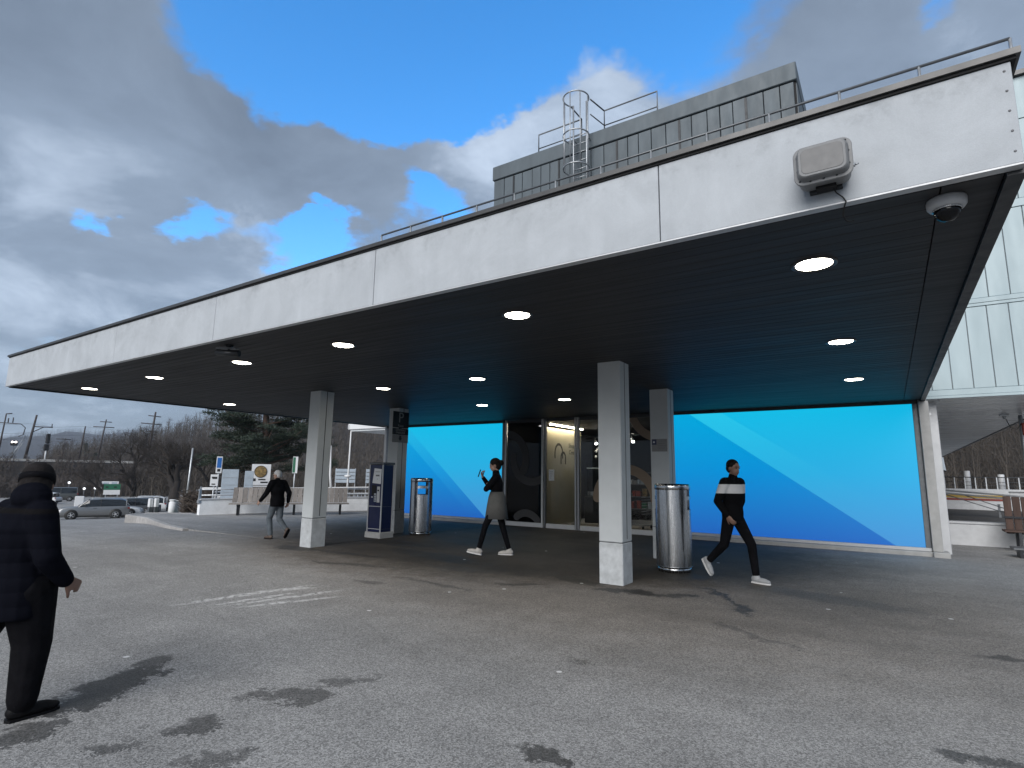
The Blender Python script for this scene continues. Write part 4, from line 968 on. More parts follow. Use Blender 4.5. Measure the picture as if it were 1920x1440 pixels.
def car(label, loc, rz, kind, L, W, H, paint, group, pitch=0.0, name='parked_car'):
    t = thing(name, loc, label, 'van' if kind == 'van' else 'car', group, rz); t.rotation_euler = (0, pitch, rz)
    hw = W / 2; r = {'suv': .365, 'van': .34}.get(kind, .32)
    # stations: x (0 rear .. 1 front), beltline height, roof height (0 = none)
    ST = {'suv': [(0, .56, 0), (.015, .62, 0), (.05, .63, .90), (.12, .63, .98), (.40, .625, 1.0), (.58, .62, .97), (.735, .615, .64), (.80, .605, 0), (.93, .575, 0), (.985, .49, 0), (1, .38, 0)],
          'hatch': [(0, .52, 0), (.02, .58, 0), (.10, .60, .92), (.22, .60, .99), (.45, .60, 1.0), (.58, .59, .96), (.73, .58, .60), (.80, .56, 0), (.92, .51, 0), (.985, .42, 0), (1, .34, 0)],
          'wagon': [(0, .54, 0), (.015, .57, 0), (.05, .58, .90), (.13, .585, .985), (.40, .58, 1.0), (.56, .575, .97), (.70, .57, .60), (.78, .55, 0), (.92, .50, 0), (.985, .40, 0), (1, .33, 0)],
          'van': [(0, .55, 0), (.01, .57, 0), (.03, .57, .95), (.08, .57, .99), (.50, .57, 1.0), (.74, .565, .985), (.90, .56, .60), (.92, .54, 0), (.965, .49, 0), (.99, .40, 0), (1, .30, 0)]}[kind]
    z0 = .20
    secs = []
    for fx, bz, rf in ST:
        x = (fx - .5) * L; zb = bz * H; tap = 1 - .10 * max(0, abs(fx - .5) * 2 - .75) / .25
        q = [(hw * .86 * tap, z0), (hw * .97 * tap, z0 + .12), (hw * tap, z0 + .30 * (zb - z0) + .05), (hw * .995 * tap, zb - .10), (hw * .95 * tap, zb - .01), (hw * .80 * tap, zb)]
        ring_ = [(x, y, z) for y, z in q] + [(x, -y, z) for y, z in q[::-1]]; secs.append(ring_)
    n = len(secs[0]); b = MB()
    b.add([p for s_ in secs for p in s_], [(i * n + k, i * n + (k + 1) % n, (i + 1) * n + (k + 1) % n, (i + 1) * n + k) for i in range(len(secs) - 1) for k in range(n)] + [tuple(range(n - 1, -1, -1)), tuple((len(secs) - 1) * n + k for k in range(n))], True)
    b.build('body', paint, t)
    cab = [(fx, bz, rf) for fx, bz, rf in ST if rf > 0]
    cs = []
    for fx, bz, rf in cab:
        x = (fx - .5) * L; zb = bz * H - .012; zr = rf * H
        q = [(hw * .93, zb), (hw * .90, zb + (zr - zb) * .5), (hw * .80, zr - .06 * (rf > .8)), (hw * .68, zr - .012)]
        cs.append([(x, y, z) for y, z in q] + [(x, -y, z) for y, z in q[::-1]])
    n = 8; b = MB()
    b.add([p for s_ in cs for p in s_], [(i * n + k, i * n + (k + 1) % n, (i + 1) * n + (k + 1) % n, (i + 1) * n + k) for i in range(len(cs) - 1) for k in range(n)] + [tuple(range(n - 1, -1, -1)), tuple((len(cs) - 1) * n + k for k in range(n))], False)
    b.build('window_band', M['carglass'], t)
    # roof skin and pillars in body colour
    rs = []
    for fx, bz, rf in cab:
        if rf < .8: continue
        x = (fx - .5) * L; zr = rf * H; rs.append([(x, hw * .815, zr - .055), (x, hw * .69, zr + .006), (x, 0, zr + .03), (x, -hw * .69, zr + .006), (x, -hw * .815, zr - .055)])
    b = MB(); b.add([p for s_ in rs for p in s_], [(i * 5 + k, i * 5 + k + 1, (i + 1) * 5 + k + 1, (i + 1) * 5 + k) for i in range(len(rs) - 1) for k in range(4)], True); b.build('roof', paint, t)
    pil = {'suv': [.055, .42, .60], 'hatch': [.11, .44, .60], 'wagon': [.055, .40, .58], 'van': [.035, .42, .66, .75]}[kind]
    for sy in (-1, 1):
        for i, fx in enumerate(pil):
            x = (fx - .5) * L; zr = H * (.955 if i and fx < .7 else .93); zb = .585 * H; dxp = 0 if i < len(pil) - 1 else {'suv': .130, 'hatch': .125, 'wagon': .115, 'van': .145}[kind] * L
            b = MB(); b.tube([(x + dxp, sy * hw * .935, zb), (x, sy * hw * .83, zr)], .05 if i == 0 else (.022 if i == len(pil) - 1 else .032), 4, smooth=False); b.build('window_pillar', M['car_trim'] if i == 1 and kind != 'van' else paint, t)
        if kind == 'van':
            MB().box(-.46 * L, .0, sy * hw * .87 - .02, sy * hw * .87 + .02, .62 * H, .90 * H).build('side_panel', paint, t) if label.startswith('white') else None
        b = MB(); b.ell(((.63 - .5) * L if kind != 'van' else .33 * L, sy * (hw + .08), .66 * H), (.07, .10, .06), None, 8, 6); b.build('mirror', M['car_trim'], t)
        b = MB(); b.box((-.03) * L, .02 * L, sy * hw - .008, sy * hw + .012, .535 * H, .555 * H); b.build('door_handle', M['car_trim'], t)
        for fx in (.20, .81 if kind != 'van' else .84):
            x = (fx - .5) * L; b = MB(); b.lathe([(.0001, 0), (r * 1.17, 0), (r * 1.17, .022), (.0001, .022)], seg=24); b.build('wheel_arch', M['car_trim'], t, (x, sy * (hw - .015), r + .02), (R(-90) if sy > 0 else R(90), 0, 0)); wheel(t, x, sy * (hw - .045), r)
        MB().box(-.30 * L, .31 * L, sy * (hw - .03) - .02, sy * (hw - .03) + .028, .18, .30).build('sill', M['car_trim'], t)
        MB().box(.462 * L, .482 * L, sy * hw * .52 - .13, sy * hw * .52 + .17, .40 * H, .46 * H, ch=.02).build('headlight', M['clear_lens'], t)
        MB().box(-.497 * L, -.462 * L, sy * hw * .82 - .10, sy * hw * .82 + .10, .48 * H, .57 * H, ch=.02).build('tail_light', M['red_lens'], t)
        if kind in ('suv', 'wagon'):
            b = MB(); b.tube([(-.36 * L, sy * hw * .74, .985 * H + .02), (-.33 * L, sy * hw * .74, H + .045), (.03 * L, sy * hw * .74, H + .04), (.06 * L, sy * hw * .74, .98 * H + .02)], .018, 6); b.build('roof_rail', M['galv'], t)
    MB().box(-.505 * L, -.47 * L, -hw * .8, hw * .8, .22, .42, ch=.02).build('rear_bumper', M['car_trim'], t); MB().box(.47 * L, .503 * L, -hw * .75, hw * .75, .20, .36, ch=.02).build('front_bumper', M['car_trim'], t)
    return t
GP = 'vehicles in the lower car park'; GR = 'vehicles on the far road'
tang = R(250)
car('grey SUV parked side-on in the lower car park, nearest parked car', pos(-54.3, 20.3, .02), R(250), 'suv', 4.72, 1.88, 1.62, M['car_grey'], GP)
car('dark grey estate car parked behind the grey SUV', pos(-58.2, 24.6, .02), R(238), 'wagon', 4.6, 1.82, 1.50, M['car_dark'], GP)
car('small white hatchback showing between the SUV and the dark estate car', pos(-56.4, 22.7, .02), R(238 + 180), 'hatch', 3.9, 1.72, 1.45, M['car_white'], GP)
car('white estate car roof behind the dark estate car', pos(-62.8, 27.4, .02), R(240), 'wagon', 4.6, 1.8, 1.50, M['car_white'], GP)
car('olive grey minibus with white roof at the back of the car park', pos(-101.6, 33.0, .02), R(252), 'van', 4.95, 1.95, 1.98, M['car_olive'], GP, name='parked_van')
car('small white car in front of the olive minibus', pos(-92.0, 28.4, .02), R(225), 'hatch', 3.8, 1.7, 1.45, M['car_white'], GP)
car('white delivery van driving on the road behind the trees', pos(-136.4, 62.3, .02), R(-40), 'van', 5.6, 2.0, 2.45, M['car_white'], GR, name='delivery_van')
car('white car on the far road, left of the concrete wall', pos(-118, 62.0, .02), R(245), 'hatch', 4.2, 1.75, 1.45, M['car_white'], GR)
car('white saloon beneath the bare tree on the road', pos(-98, 49.5, .02), R(-30), 'wagon', 4.5, 1.8, 1.45, M['car_white'], GR)
car('white car behind the clipped brown hedge', pos(-84, 46.3, .02), R(235), 'hatch', 4.2, 1.8, 1.5, M['car_white'], GR)
car('tiny red and white car far up the road', pos(-158, 63.0, .02), R(-45), 'hatch', 4.2, 1.75, 1.5, M['red'], GR)

# ================================================================== ROAD WALLS, RAILWAY
o = MB().box(-9, 9, -.2, .2, -1, 1.0).build('road_wall', M['conc_wall'], None, pos(-126, 70.5), (0, 0, R(62))); tag(o, 'pale concrete wall with graffiti along the far road', 'wall')
o = MB().box(-16, 16, -.1, .1, -1, 1.1).build('road_parapet', M['galv_dark'], None, pos(-143, 63, 0), (0, 0, R(66))); tag(o, 'dark parapet along the far road behind the delivery van', 'wall')

# embankment of the railway: curved ridge
em = MB(); vs = []; A0, A1, NS = -84, -63, 40
prof = [(150, None), (160, -2.6), (168, 2.2), (170, 3.0), (180, 3.1), (190, 2.0), (215, None)]
for k in range(NS + 1):
    a = R(A0 + (A1 - A0) * k / NS); f_ = 1 if k < NS * .84 else max(0, 1 - (k - NS * .84) / (NS * .16))
    for d, z in prof:
        x, y = d * sin(a), d * cos(a); g0 = gz(x, y); zz = g0 - .1 if z is None else g0 + (z - g0) * f_; vs.append((x, y, zz))
n = len(prof); em.add(vs, [(k * n + i, k * n + i + 1, (k + 1) * n + i + 1, (k + 1) * n + i) for k in range(NS) for i in range(n - 1)], True)
struct(em.build('embankment', M['soil']))
def pl(az, D): return (D * sin(R(az)), D * cos(R(az)))
b = MB(); pts = [(*pl(a, 169.5), 3.05) for a in range(-84, -66)]
for (x0, y0, z), (x1, y1, _) in zip(pts, pts[1:]):
    L = hypot(x1 - x0, y1 - y0); b.box(0, L, -.2, .2, 0, .55, Matrix.Translation((x0, y0, z)) @ Matrix.Rotation(atan2(y1 - y0, x1 - x0), 4, 'Z'))
tag(b.build('track_parapet', M['sill']), 'long pale parapet of the railway above the brown thicket', 'parapet')
MP = 'overhead line masts along the railway'
def mast(x, y, h, lean, arms, label, base=3.0, r=.22):
    t = thing('line_mast', (x, y, base), label, 'mast', MP, R(70))
    b = MB(); b.tube([(0, 0, 0), (lean, 0, h)], [r, r * .6], 6); b.build('pole', M['pole_brown'], t)
    for path, rr in arms:
        b = MB(); b.tube(path, rr, 5); b.build('arm', M['pole_brown'], t)
    return t
mast(-163.6, 46.1, 10.7, 1.0, [([(.7, 0, 8.0), (4.2, 0, 8.0)], .12), ([(.5, 0, 6.6), (2.6, 0, 8.0)], .1), ([(4.0, 0, 8.0), (4.0, 0, 8.8)], .1)], 'thick leaning railway mast with one bracket arm, beside the lattice strut', r=.34)
o = mast(-164.8, 41.6, 10.6, .4, [([(.3, 0, 10.5), (1.4, 0, 10.7)], .12), ([(-3, 0, 8.6), (3.2, 0, 8.4), (4.0, 0, 7.6), (3.8, 0, 6.0), (3.0, 0, 5.6)], .1), ([(.9, 0, 8.6), (.9, 0, 9.6)], .12), ([(1.7, 0, 8.6), (1.7, 0, 9.8)], .12)], 'railway mast with a hooked arm at the left picture edge', r=.22)
mast(-160.7, 55.4, 8.7, .5, [], 'plain slim railway mast before the far hill', r=.25)
mast(-159.5, 58.8, 10.6, .8, [([(-1.6, 0, 8.7), (2.6, 0, 8.7)], .11), ([(-.4, 0, 10.0), (2.0, 0, 10.0)], .1)], 'railway mast with two crossarms left of the bare tree crown', r=.24)
mast(-155.7, 68.2, 13.2, .7, [([(-2.2, 0, 10.2), (2.4, 0, 10.0)], .13), ([(-.8, 0, 12.2), (2.0, 0, 12.0)], .12), ([(-.6, 0, 8.2), (1.2, 0, 8.2)], .1)], 'tall railway mast with crossarms between the bare trees', r=.36)
mast(-162.0, 52.6, 5.6, .1, [([(-1.6, 0, 5.4), (1.2, 0, 5.4)], .09)], 'short far railway mast with a single crossarm', r=.12)
b = MB(); q0, q1 = (-163.75, 45.1, 3.1), (-163.5, 46.35, 9.0)
for o_ in (-.18, .18): b.tube([(q0[0], q0[1] + o_ - 1.6, q0[2]), (q1[0], q1[1] + o_ - .5, q1[2])], .07, 4)
for k in range(9):
    f_ = k / 8; y = (q0[1] - 1.6) + f_ * (q1[1] - .5 - q0[1] + 1.6); z = q0[2] + f_ * (q1[2] - q0[2]); b.tube([(q0[0], y - .18, z), (q0[0], y + .18, z + .3)], .05, 4)
tag(b.build('lattice_strut', M['galv']), 'pale lattice strut leaning against the thick railway mast', 'strut')
t = thing('rail_signal', (-162.6, 49.5, 3.1), 'tall black railway signal with stacked heads', 'signal')
b = MB(); b.tube([(0, 0, 0), (0, 0, 2.6)], .16, 6); b.build('mast', M['white_paint'], t); MB().box(-.3, .3, -.45, .45, 2.5, 4.0, ch=.1).build('lower_head', M['black'], t); MB().box(-.3, .3, -.3, .45, 4.1, 6.4, ch=.15).build('upper_head', M['black'], t)
t = thing('warning_lights', (-163.9, 43.9, 3.0), 'box with two bright lamps on a pole over the embankment', 'signal light', None, R(70))
b = MB(); b.tube([(0, 0, 0), (0, 0, 3.6)], .08, 6); b.build('pole', M['galv_dark'], t); MB().box(-.62, .62, -.2, .2, 3.5, 4.6, ch=.1).build('case', M['black'], t)
for sx in (-.3, .3): MB().ell((sx, -.24, 4.3), (.2, .1, .18), None, 10, 6).build('lamp', M['sig_lamp'], t)
b = MB()
for z, y0 in ((11.6, 0), (9.6, .6), (8.2, -.5)):
    for (a0, a1) in ((-77, -74.3), (-74.3, -71), (-71, -66.3)):
        p0, p1 = pl(a0, 170), pl(a1, 170); b.tube([(p0[0], p0[1] + y0, z), ((p0[0] + p1[0]) / 2, (p0[1] + p1[1]) / 2 + y0, z - .5), (p1[0], p1[1] + y0, z)], .03, 3)
tag(b.build('overhead_wires', M['galv_dark']), 'thin overhead wires strung between the railway masts', 'wires')
for i, (x, y, z, lb) in enumerate([(-128, 43.2, 2.6, 'left'), (-126, 45.0, 1.5, 'middle'), (-125, 46.4, 1.6, 'right'), (-128, 55.0, 3.6, 'tallest')]):
    g0 = gz(x, y); t = thing('globe_lamp', (x, y, g0), f'{lb} white globe lamp before the thicket', 'street lamp', 'globe lamps before the thicket')
    b = MB(); b.tube([(0, 0, 0), (0, 0, z)], .05, 6); b.build('pole', M['galv_dark'], t); MB().ell((0, 0, z + .2), (.22, .22, .22), None, 12, 8).build('globe', M['head_lamp'], t)
board_sign(-122.0, 47.6, -2.2, 2.6, 1.5, R(68), [(-1.1, -.2, .7, 1.3, 'panel_blue'), (.2, 1.1, .5, 1.35, 'panel_blue')], 'white information boards before the dark thicket', 'sign', poles=2)

# ================================================================== TREES AND WOODS
def bare_tree(x, y, h, spread, seed, label, trunk_r=.35, levels=5, lean=(0, 0), fork=.32):
    rs = random.Random(seed); g0 = gz(x, y); t = thing('bare_tree', (x, y, g0 - .1), label, 'tree', 'bare trees between the car park and the road')
    tr = MB(); tw = MB()
    def grow(p, d, L, r, lv):
        pts = [p]; rr = [r]; q = p.copy(); dd = d.copy(); ns = 4
        for i in range(ns):
            dd = (dd + Vector((rs.uniform(-1, 1), rs.uniform(-1, 1), rs.uniform(-.5, .8))) * .16).normalized(); q = q + dd * (L / ns); pts.append(q.copy()); rr.append(r * (1 - .45 * (i + 1) / ns))
        (tr if lv >= levels - 1 else tw).tube(pts, rr, 7 if lv >= levels - 1 else (5 if lv > 2 else 3), cap=False)
        if lv == 0: return
        nb_ = rs.randint(3, 4) if lv > 1 else 4
        for k in range(nb_):
            j = rs.uniform(.45, 1.0); i = min(ns - 1, int(j * ns)); bp = pts[i].lerp(pts[i + 1], j * ns - i)
            a = rs.uniform(0, 2 * pi); tilt = rs.uniform(.45, 1.05); ax = dd.orthogonal().normalized(); ax.rotate(Quaternion(dd, a)); nd = dd.copy(); nd.rotate(Quaternion(ax, tilt))
            nd = (nd + Vector((0, 0, .18))).normalized(); nd = Vector((nd.x * spread, nd.y * spread, nd.z)).normalized()
            grow(bp, nd, L * rs.uniform(.58, .80), max(.012, r * .5 * rs.uniform(.8, 1.1)), lv - 1)
    grow(Vector((0, 0, 0)), Vector((lean[0], lean[1], 1)).normalized(), h * fork, trunk_r, levels)
    tr.build('trunk', M['bark'], t); tw.build('crown', M['twig'], t); return t
bare_tree(-62.9, 30.6, 10.5, 1.25, 3, 'large dark bare tree with thick trunk in front of the pine', .62, 6)
bare_tree(-92.0, 39.3, 14.0, 1.1, 9, 'tall bare tree with broad crown behind the parked cars', .5, 6)
bare_tree(-82.0, 31.4, 8.5, 1.1, 21, 'smaller bare tree left of the tall broad one', .32, 5)
bare_tree(-86.0, 36.2, 7.5, .9, 33, 'slim bare trunk with short crown beside the broad bare tree', .3, 5, (.1, .1))
bare_tree(-66.0, 36.2, 12.5, 1.2, 41, 'bare tree standing behind the pine, left of its crown', .4, 6)

def pine(x, y, h, label):
    rs = random.Random(5); g0 = gz(x, y); t = thing('pine_tree', (x, y, g0 - .1), label, 'tree')
    b = MB(); tp = [Vector((0, 0, 0)), Vector((.25, .25, 1.4)), Vector((.15, .5, 3.0)), Vector((.35, .85, 5.0)), Vector((.3, .7, 7.5)), Vector((.4, .8, h))]
    b.tube(tp, [.42, .36, .33, .28, .2, .05], 9); b.build('trunk', M['pine_bark'], t)
    lm = MB(); tris_v = []; tris_f = []
    def needles(c, rad, nn):
        for _ in range(nn):
            d = Vector((rs.gauss(0, 1), rs.gauss(0, 1), rs.gauss(0, .45))); d = d.normalized() * rad * rs.random() ** .5; q = c + Vector((d.x, d.y, d.z * .55))
            a = Vector((rs.uniform(-1, 1), rs.uniform(-1, 1), rs.uniform(-.3, 1))).normalized() * rs.uniform(.10, .24); s2 = a.orthogonal().normalized() * .030
            s2.rotate(Quaternion(a.normalized(), rs.uniform(0, 6.3)))
            k = len(tris_v); tris_v.extend([q - s2, q + s2, q + a]); tris_f.append((k, k + 1, k + 2))
    for i in range(38):
        z = rs.uniform(3.0, h - .3); f_ = max(0, (z - 3.6) / (h - 3.6)); k = next(j for j in range(5) if tp[j + 1].z >= z); u = (z - tp[k].z) / (tp[k + 1].z - tp[k].z); p0 = tp[k].lerp(tp[k + 1], u)
        a = i * 2.4 + rs.uniform(-.4, .4); L = (4.9 - 2.9 * f_) * rs.uniform(.65, 1.1); d = Vector((cos(a), sin(a), rs.uniform(-.02, .30)))
        pts = [p0]; q = p0.copy()
        for j in range(5):
            d = (d + Vector((rs.uniform(-.25, .25), rs.uniform(-.25, .25), rs.uniform(-.12, .16)))).normalized(); q = q + d * (L / 5); pts.append(q.copy())
        lm.tube(pts, [.09, .08, .065, .05, .035, .02], 5)
        for j in (2, 3, 4, 5):
            for _ in range(4):
                c = pts[j] + Vector((rs.gauss(0, .45), rs.gauss(0, .45), rs.uniform(-.05, .35))); needles(c, rs.uniform(.35, .7), 110)
    lm.build('limbs', M['pine_bark'], t)
    MB().add(tris_v, tris_f).build('crown', M['needle'], t); return t
pine(-38.2, 23.6, 9.2, 'spreading green pine with reddish leaning trunk behind the benches')

# wooded hill: ground sheet plus thousands of bare stems that read as one mass
def hill_z(az, D):
    pts = [(-95, 2), (-82, -6), (-74, -5), (-70, 4), (-66, 12), (-62, 19), (-55, 29), (-45, 34), (-20, 34), (0, 34), (12, 36), (40, 34)]
    az = max(-95, min(40, az)); top = np.interp(az, [p[0] for p in pts], [p[1] for p in pts])
    near = 178 if az < -20 else 95
    far = 340 if az < -20 else 230
    u = min(1, max(0, (D - near) / (far - near))); return -4.5 + (top + 4.5) * (u * u * (3 - 2 * u))
hb = MB(); vs = []; azs = list(range(-96, 41, 2)); ds = [85, 100, 120, 150, 178, 200, 225, 250, 280, 310, 340, 420, 600]
for a in azs:
    for d in ds: x, y = pl(a, d); vs.append((x, y, hill_z(a, d)))
n = len(ds); hb.add(vs, [(k * n + i, k * n + i + 1, (k + 1) * n + i + 1, (k + 1) * n + i) for k in range(len(azs) - 1) for i in range(n - 1)], True); struct(hb.build('hill', M['soil']))
def woods(name, spots, hmin, hmax, ntw, mt, label, tw=.35, seed=3, thin=1.0, rise=1.0):
    r_ = np.random.default_rng(seed); V = []; F = []; base = 0
    N = len(spots); P = np.array(spots); Hh = r_.uniform(hmin, hmax, N)
    # stems: thin three-sided prisms
    lean = r_.normal(0, .05, (N, 2))
    for k in range(3):
        a = 2 * pi * k / 3; rb = (.11 + .008 * Hh) * min(1, thin * 1.4)
        V.append(np.stack([P[:, 0] + np.cos(a) * rb, P[:, 1] + np.sin(a) * rb, P[:, 2] - .5], 1)); 
    V.append(np.stack([P[:, 0] + lean[:, 0] * Hh, P[:, 1] + lean[:, 1] * Hh, P[:, 2] + Hh], 1))
    idx = np.arange(N)
    for k in range(3): F.append(np.stack([idx + k * N, idx + ((k + 1) % 3) * N, idx + 3 * N], 1))
    base = 4 * N
    # twigs: narrow triangles leaving the stem upward
    u = r_.uniform(.22, .97, (N, ntw)); a = r_.uniform(0, 2 * pi, (N, ntw)); L = Hh[:, None] * tw * (1.05 - u * .65) * r_.uniform(.6, 1.2, (N, ntw)); up = r_.uniform(.35, 1.2, (N, ntw))
    bx_ = P[:, 0, None] + lean[:, 0, None] * Hh[:, None] * u; by = P[:, 1, None] + lean[:, 1, None] * Hh[:, None] * u; bz = P[:, 2, None] + Hh[:, None] * u
    ex, ey, ez = bx_ + np.cos(a) * L * .75, by + np.sin(a) * L * .75, bz + up * L * .7
    wv = (.045 + .03 * r_.random((N, ntw))) * thin; ez = bz + up * L * .7 * rise
    A = np.stack([bx_ - np.sin(a) * wv, by + np.cos(a) * wv, bz], -1).reshape(-1, 3); B = np.stack([bx_ + np.sin(a) * wv, by - np.cos(a) * wv, bz + .05], -1).reshape(-1, 3); C = np.stack([ex, ey, ez], -1).reshape(-1, 3)
    # second order twiglets from the tips
    mid = (A * .4 + C * .6); dd = r_.normal(0, 1, mid.shape) * np.array([1, 1, .8]); dd /= np.linalg.norm(dd, axis=1)[:, None]; ln = (np.linalg.norm(C - A, axis=1) * .55)[:, None]
    T = mid + dd * ln + np.array([0, 0, .25]) * ln; w2 = np.cross(dd, r_.normal(0, 1, mid.shape)); w2 /= np.linalg.norm(w2, axis=1)[:, None] + 1e-9; w2 *= .05 * thin
    k = len(A); j = np.arange(k)
    V += [A, B, C, mid - w2, mid + w2, T]; F += [np.stack([base + j, base + k + j, base + 2 * k + j], 1), np.stack([base + 3 * k + j, base + 4 * k + j, base + 5 * k + j], 1)]
    V = np.concatenate(V); F = np.concatenate(F); me = bpy.data.meshes.new(name); me.vertices.add(len(V)); me.vertices.foreach_set('co', V.astype('f').ravel())
    me.loops.add(F.size); me.loops.foreach_set('vertex_index', F.astype('i').ravel()); me.polygons.add(len(F)); me.polygons.foreach_set('loop_start', np.arange(0, F.size, 3, dtype='i')); me.polygons.foreach_set('loop_total', np.full(len(F), 3, dtype='i')); me.update(); me.materials.append(mt)
    return tag(obj(name, me), label, 'woodland', kind='stuff')
def scatter(n, a0, a1, d0, d1, zf, seed, bias=1.0):
    r_ = np.random.default_rng(seed); out = []
    for a, u in zip(r_.uniform(a0, a1, n), r_.random(n)): d = d0 + (d1 - d0) * u ** bias; x, y = pl(a, d); out.append((x, y, zf(a, d, x, y)))
    return out
zh = lambda a, d, x, y: hill_z(a, d)
woods('woodland', scatter(2300, -73.2, -44, 182, 345, zh, 1), 8, 14, 26, M['twig2'], 'brown leafless wood covering the hill behind the railway', .3, 4, .8, 1.4)
woods('woodland', scatter(1500, -1, 15, 96, 235, zh, 2), 9, 16, 34, M['twig2'], 'brown leafless wooded slope beyond the right-hand passage', .22, 5, .5, 2.2)
def emb_z(a, d, x, y):
    k = (a - A0) / (A1 - A0) * NS; f_ = 1 if k < NS * .84 else max(0, 1 - (k - NS * .84) / (NS * .16)); return np.interp(d, [150, 160, 168, 170], [-4.2, -2.6, 2.2, 3.0]) * f_ - 4.2 * (1 - f_)
woods('thicket', scatter(1500, -83, -63, 140, 168, emb_z, 6), 1.6, 3.6, 22, M['hedge'], 'dense brown thicket on the railway embankment', .7, 7, .6)
woods('thicket', scatter(420, -67, -47, 84, 125, lambda a, d, x, y: gz(x, y), 8), 3.0, 7.0, 30, M['twig2'], 'tall brown undergrowth beyond the verge and benches', .4, 9, .5, 1.6)
# clipped hedge
hg = scatter(80, -63.3, -61.5, 27, 36, lambda a, d, x, y: gz(x, y), 12)
woods('hedge', hg, .7, 1.2, 45, M['hedge'], 'low brown hedge at the end of the low white wall', .6, 13, .12)['category'] = 'hedge'
# dark evergreens in the wood
def conifer(x, y, z, h, label, seed):
    rs = np.random.default_rng(seed); t = thing('fir_tree', (x, y, z), label, 'tree', 'dark firs in the wood')
    b = MB(); b.tube([(0, 0, 0), (0, 0, h)], [.25, .04], 6); b.build('trunk', M['bark'], t); V = []; F = []
    for _ in range(2600):
        zz = rs.uniform(.12, 1) ** .9 * h; rr = (h - zz) * .24 * rs.random() ** .5 + .1; a = rs.uniform(0, 2 * pi); q = np.array([cos(a) * rr, sin(a) * rr, zz - rr * .35]); d = np.array([cos(a), sin(a), -.35]) * rs.uniform(.25, .6); s_ = np.array([-sin(a), cos(a), rs.uniform(-.4, .4)]) * .09
        k = len(V); V += [q - s_, q + s_, q + d]; F.append((k, k + 1, k + 2))
    MB().add(V, F).build('crown', M['needle'], t)
for i, (a, d, h) in enumerate([(-70.6, 205, 13), (-69.9, 215, 10), (-66.3, 245, 11)]):
    x, y = pl(a, d); conifer(x, y, hill_z(a, d), h, ('tallest dark fir on the left of the wooded hill', 'smaller dark fir beside the tallest fir', 'dark fir near the crest of the wooded hill')[i], 50 + i)

# far hill and the houses at its foot
hb = MB(); vs = []; azs = list(range(-100, -39, 1)); ds = [1150, 1300, 1500, 1750, 2000, 2300, 2700]
for a in azs:
    top = np.interp(a, [-100, -76, -74, -72, -68, -60, -40], [60, 72, 90, 100, 106, 110, 120])
    for i, d in enumerate(ds):
        x, y = pl(a, d); f_ = (0, .12, .42, .78, 1, .9, .7)[i]; vs.append((x, y, -5 + (top + 5) * f_ + 5 * sin(a * 1.7 + i) * f_))
n = len(ds); hb.add(vs, [(k * n + i, k * n + i + 1, (k + 1) * n + i + 1, (k + 1) * n + i) for k in range(len(azs) - 1) for i in range(n - 1)], True); struct(hb.build('far_hill', M['farhill']))
def far_spots(n, seed):
    r_ = np.random.default_rng(seed); out = []
    for a, u in zip(r_.uniform(-79, -62, n), r_.random(n)):
        d = 1200 + 820 * u; top = np.interp(a, [-100, -76, -74, -72, -68, -60, -40], [60, 72, 90, 100, 106, 110, 120]); f_ = np.interp(d, [1150, 1300, 1500, 1750, 2000], [0, .12, .42, .78, 1]); x, y = pl(a, d); out.append((x, y, -5 + (top + 5) * f_ - 3))
    return out
woods('far_woodland', far_spots(3500, 31), 14, 22, 10, M['farhill'], 'bluish wooded far hill on the skyline behind the railway', .55, 32)
for i, (a, d, w_) in enumerate([(-73.95, 1150, 12), (-73.55, 1120, 16), (-73.1, 1160, 10), (-72.85, 1140, 12), (-72.4, 1170, 14)]):
    x, y = pl(a, d); t = thing('far_house', (x, y, -4), f'{("first", "second", "third", "fourth", "fifth")[i]} tiny white house from the left at the foot of the far hill', 'house', 'houses under the far hill', R(20 * i))
    MB().box(-w_ / 2, w_ / 2, -5, 5, 0, 15).build('wall', M['white_paint'], t); MB().prism([(-w_ / 2 - 1, 15), (w_ / 2 + 1, 15), (0, 19)], -5.5, 5.5, 'y').build('roof', M['galv_dark'], t)

# hazy winter air round the whole place
hz = MB().box(-2750, 3000, -3000, 3200, -12, 135).build('haze', None); hz['kind'] = 'stuff'; hz['label'] = 'thin pale haze in the air'
hm = bpy.data.materials.new('haze_air'); hm.use_nodes = True; hm.node_tree.nodes.clear(); q_ = NT(hm.node_tree)
pvn = q_.n('ShaderNodeVolumePrincipled'); pvn.inputs['Density'].default_value = 0.00022; pvn.inputs['Color'].default_value = (.72, .83, 1, 1)
q_.put(q_.n('ShaderNodeOutputMaterial').inputs['Volume'], pvn.outputs[0]); hz.data.materials.append(hm)

# ================================================================== PEOPLE
M['skin'] = mat('skin', (.40, .25, .19), .55, 0, .06, 12); M['skin_dark'] = mat('tanned_skin', (.22, .13, .095), .55, 0, .06, 12)
M['hair_dark'] = mat('dark_hair', (.009, .007, .006), .7, 0, .3, 60, spec=.15); M['hair_grey'] = mat('grey_hair', (.60, .60, .61), .7, 0, .25, 60)
M['cloth_black'] = mat('black_cloth', (.0065, .0065, .008), .9, 0, .35, 9, .9, 13, spec=.06); M['cloth_navy'] = mat('dark_navy_quilt', (.010, .011, .015), .7, 0, .3, 9, .5, 16)
M['jeans'] = mat('faded_jeans', (.105, .125, .145), .9, 0, .3, 8, .8, 16); M['skirt'] = mat('grey_skirt_cloth', (.105, .105, .10), .9, 0, .15, 8, .5, 14)
M['shoe_brown'] = mat('brown_leather', (.10, .07, .055), .6, 0, .2, 20); M['shoe_white'] = mat('pale_canvas', (.48, .46, .43), .7, 0, .1, 20); M['sole'] = mat('white_sole', (.68, .68, .67), .6)
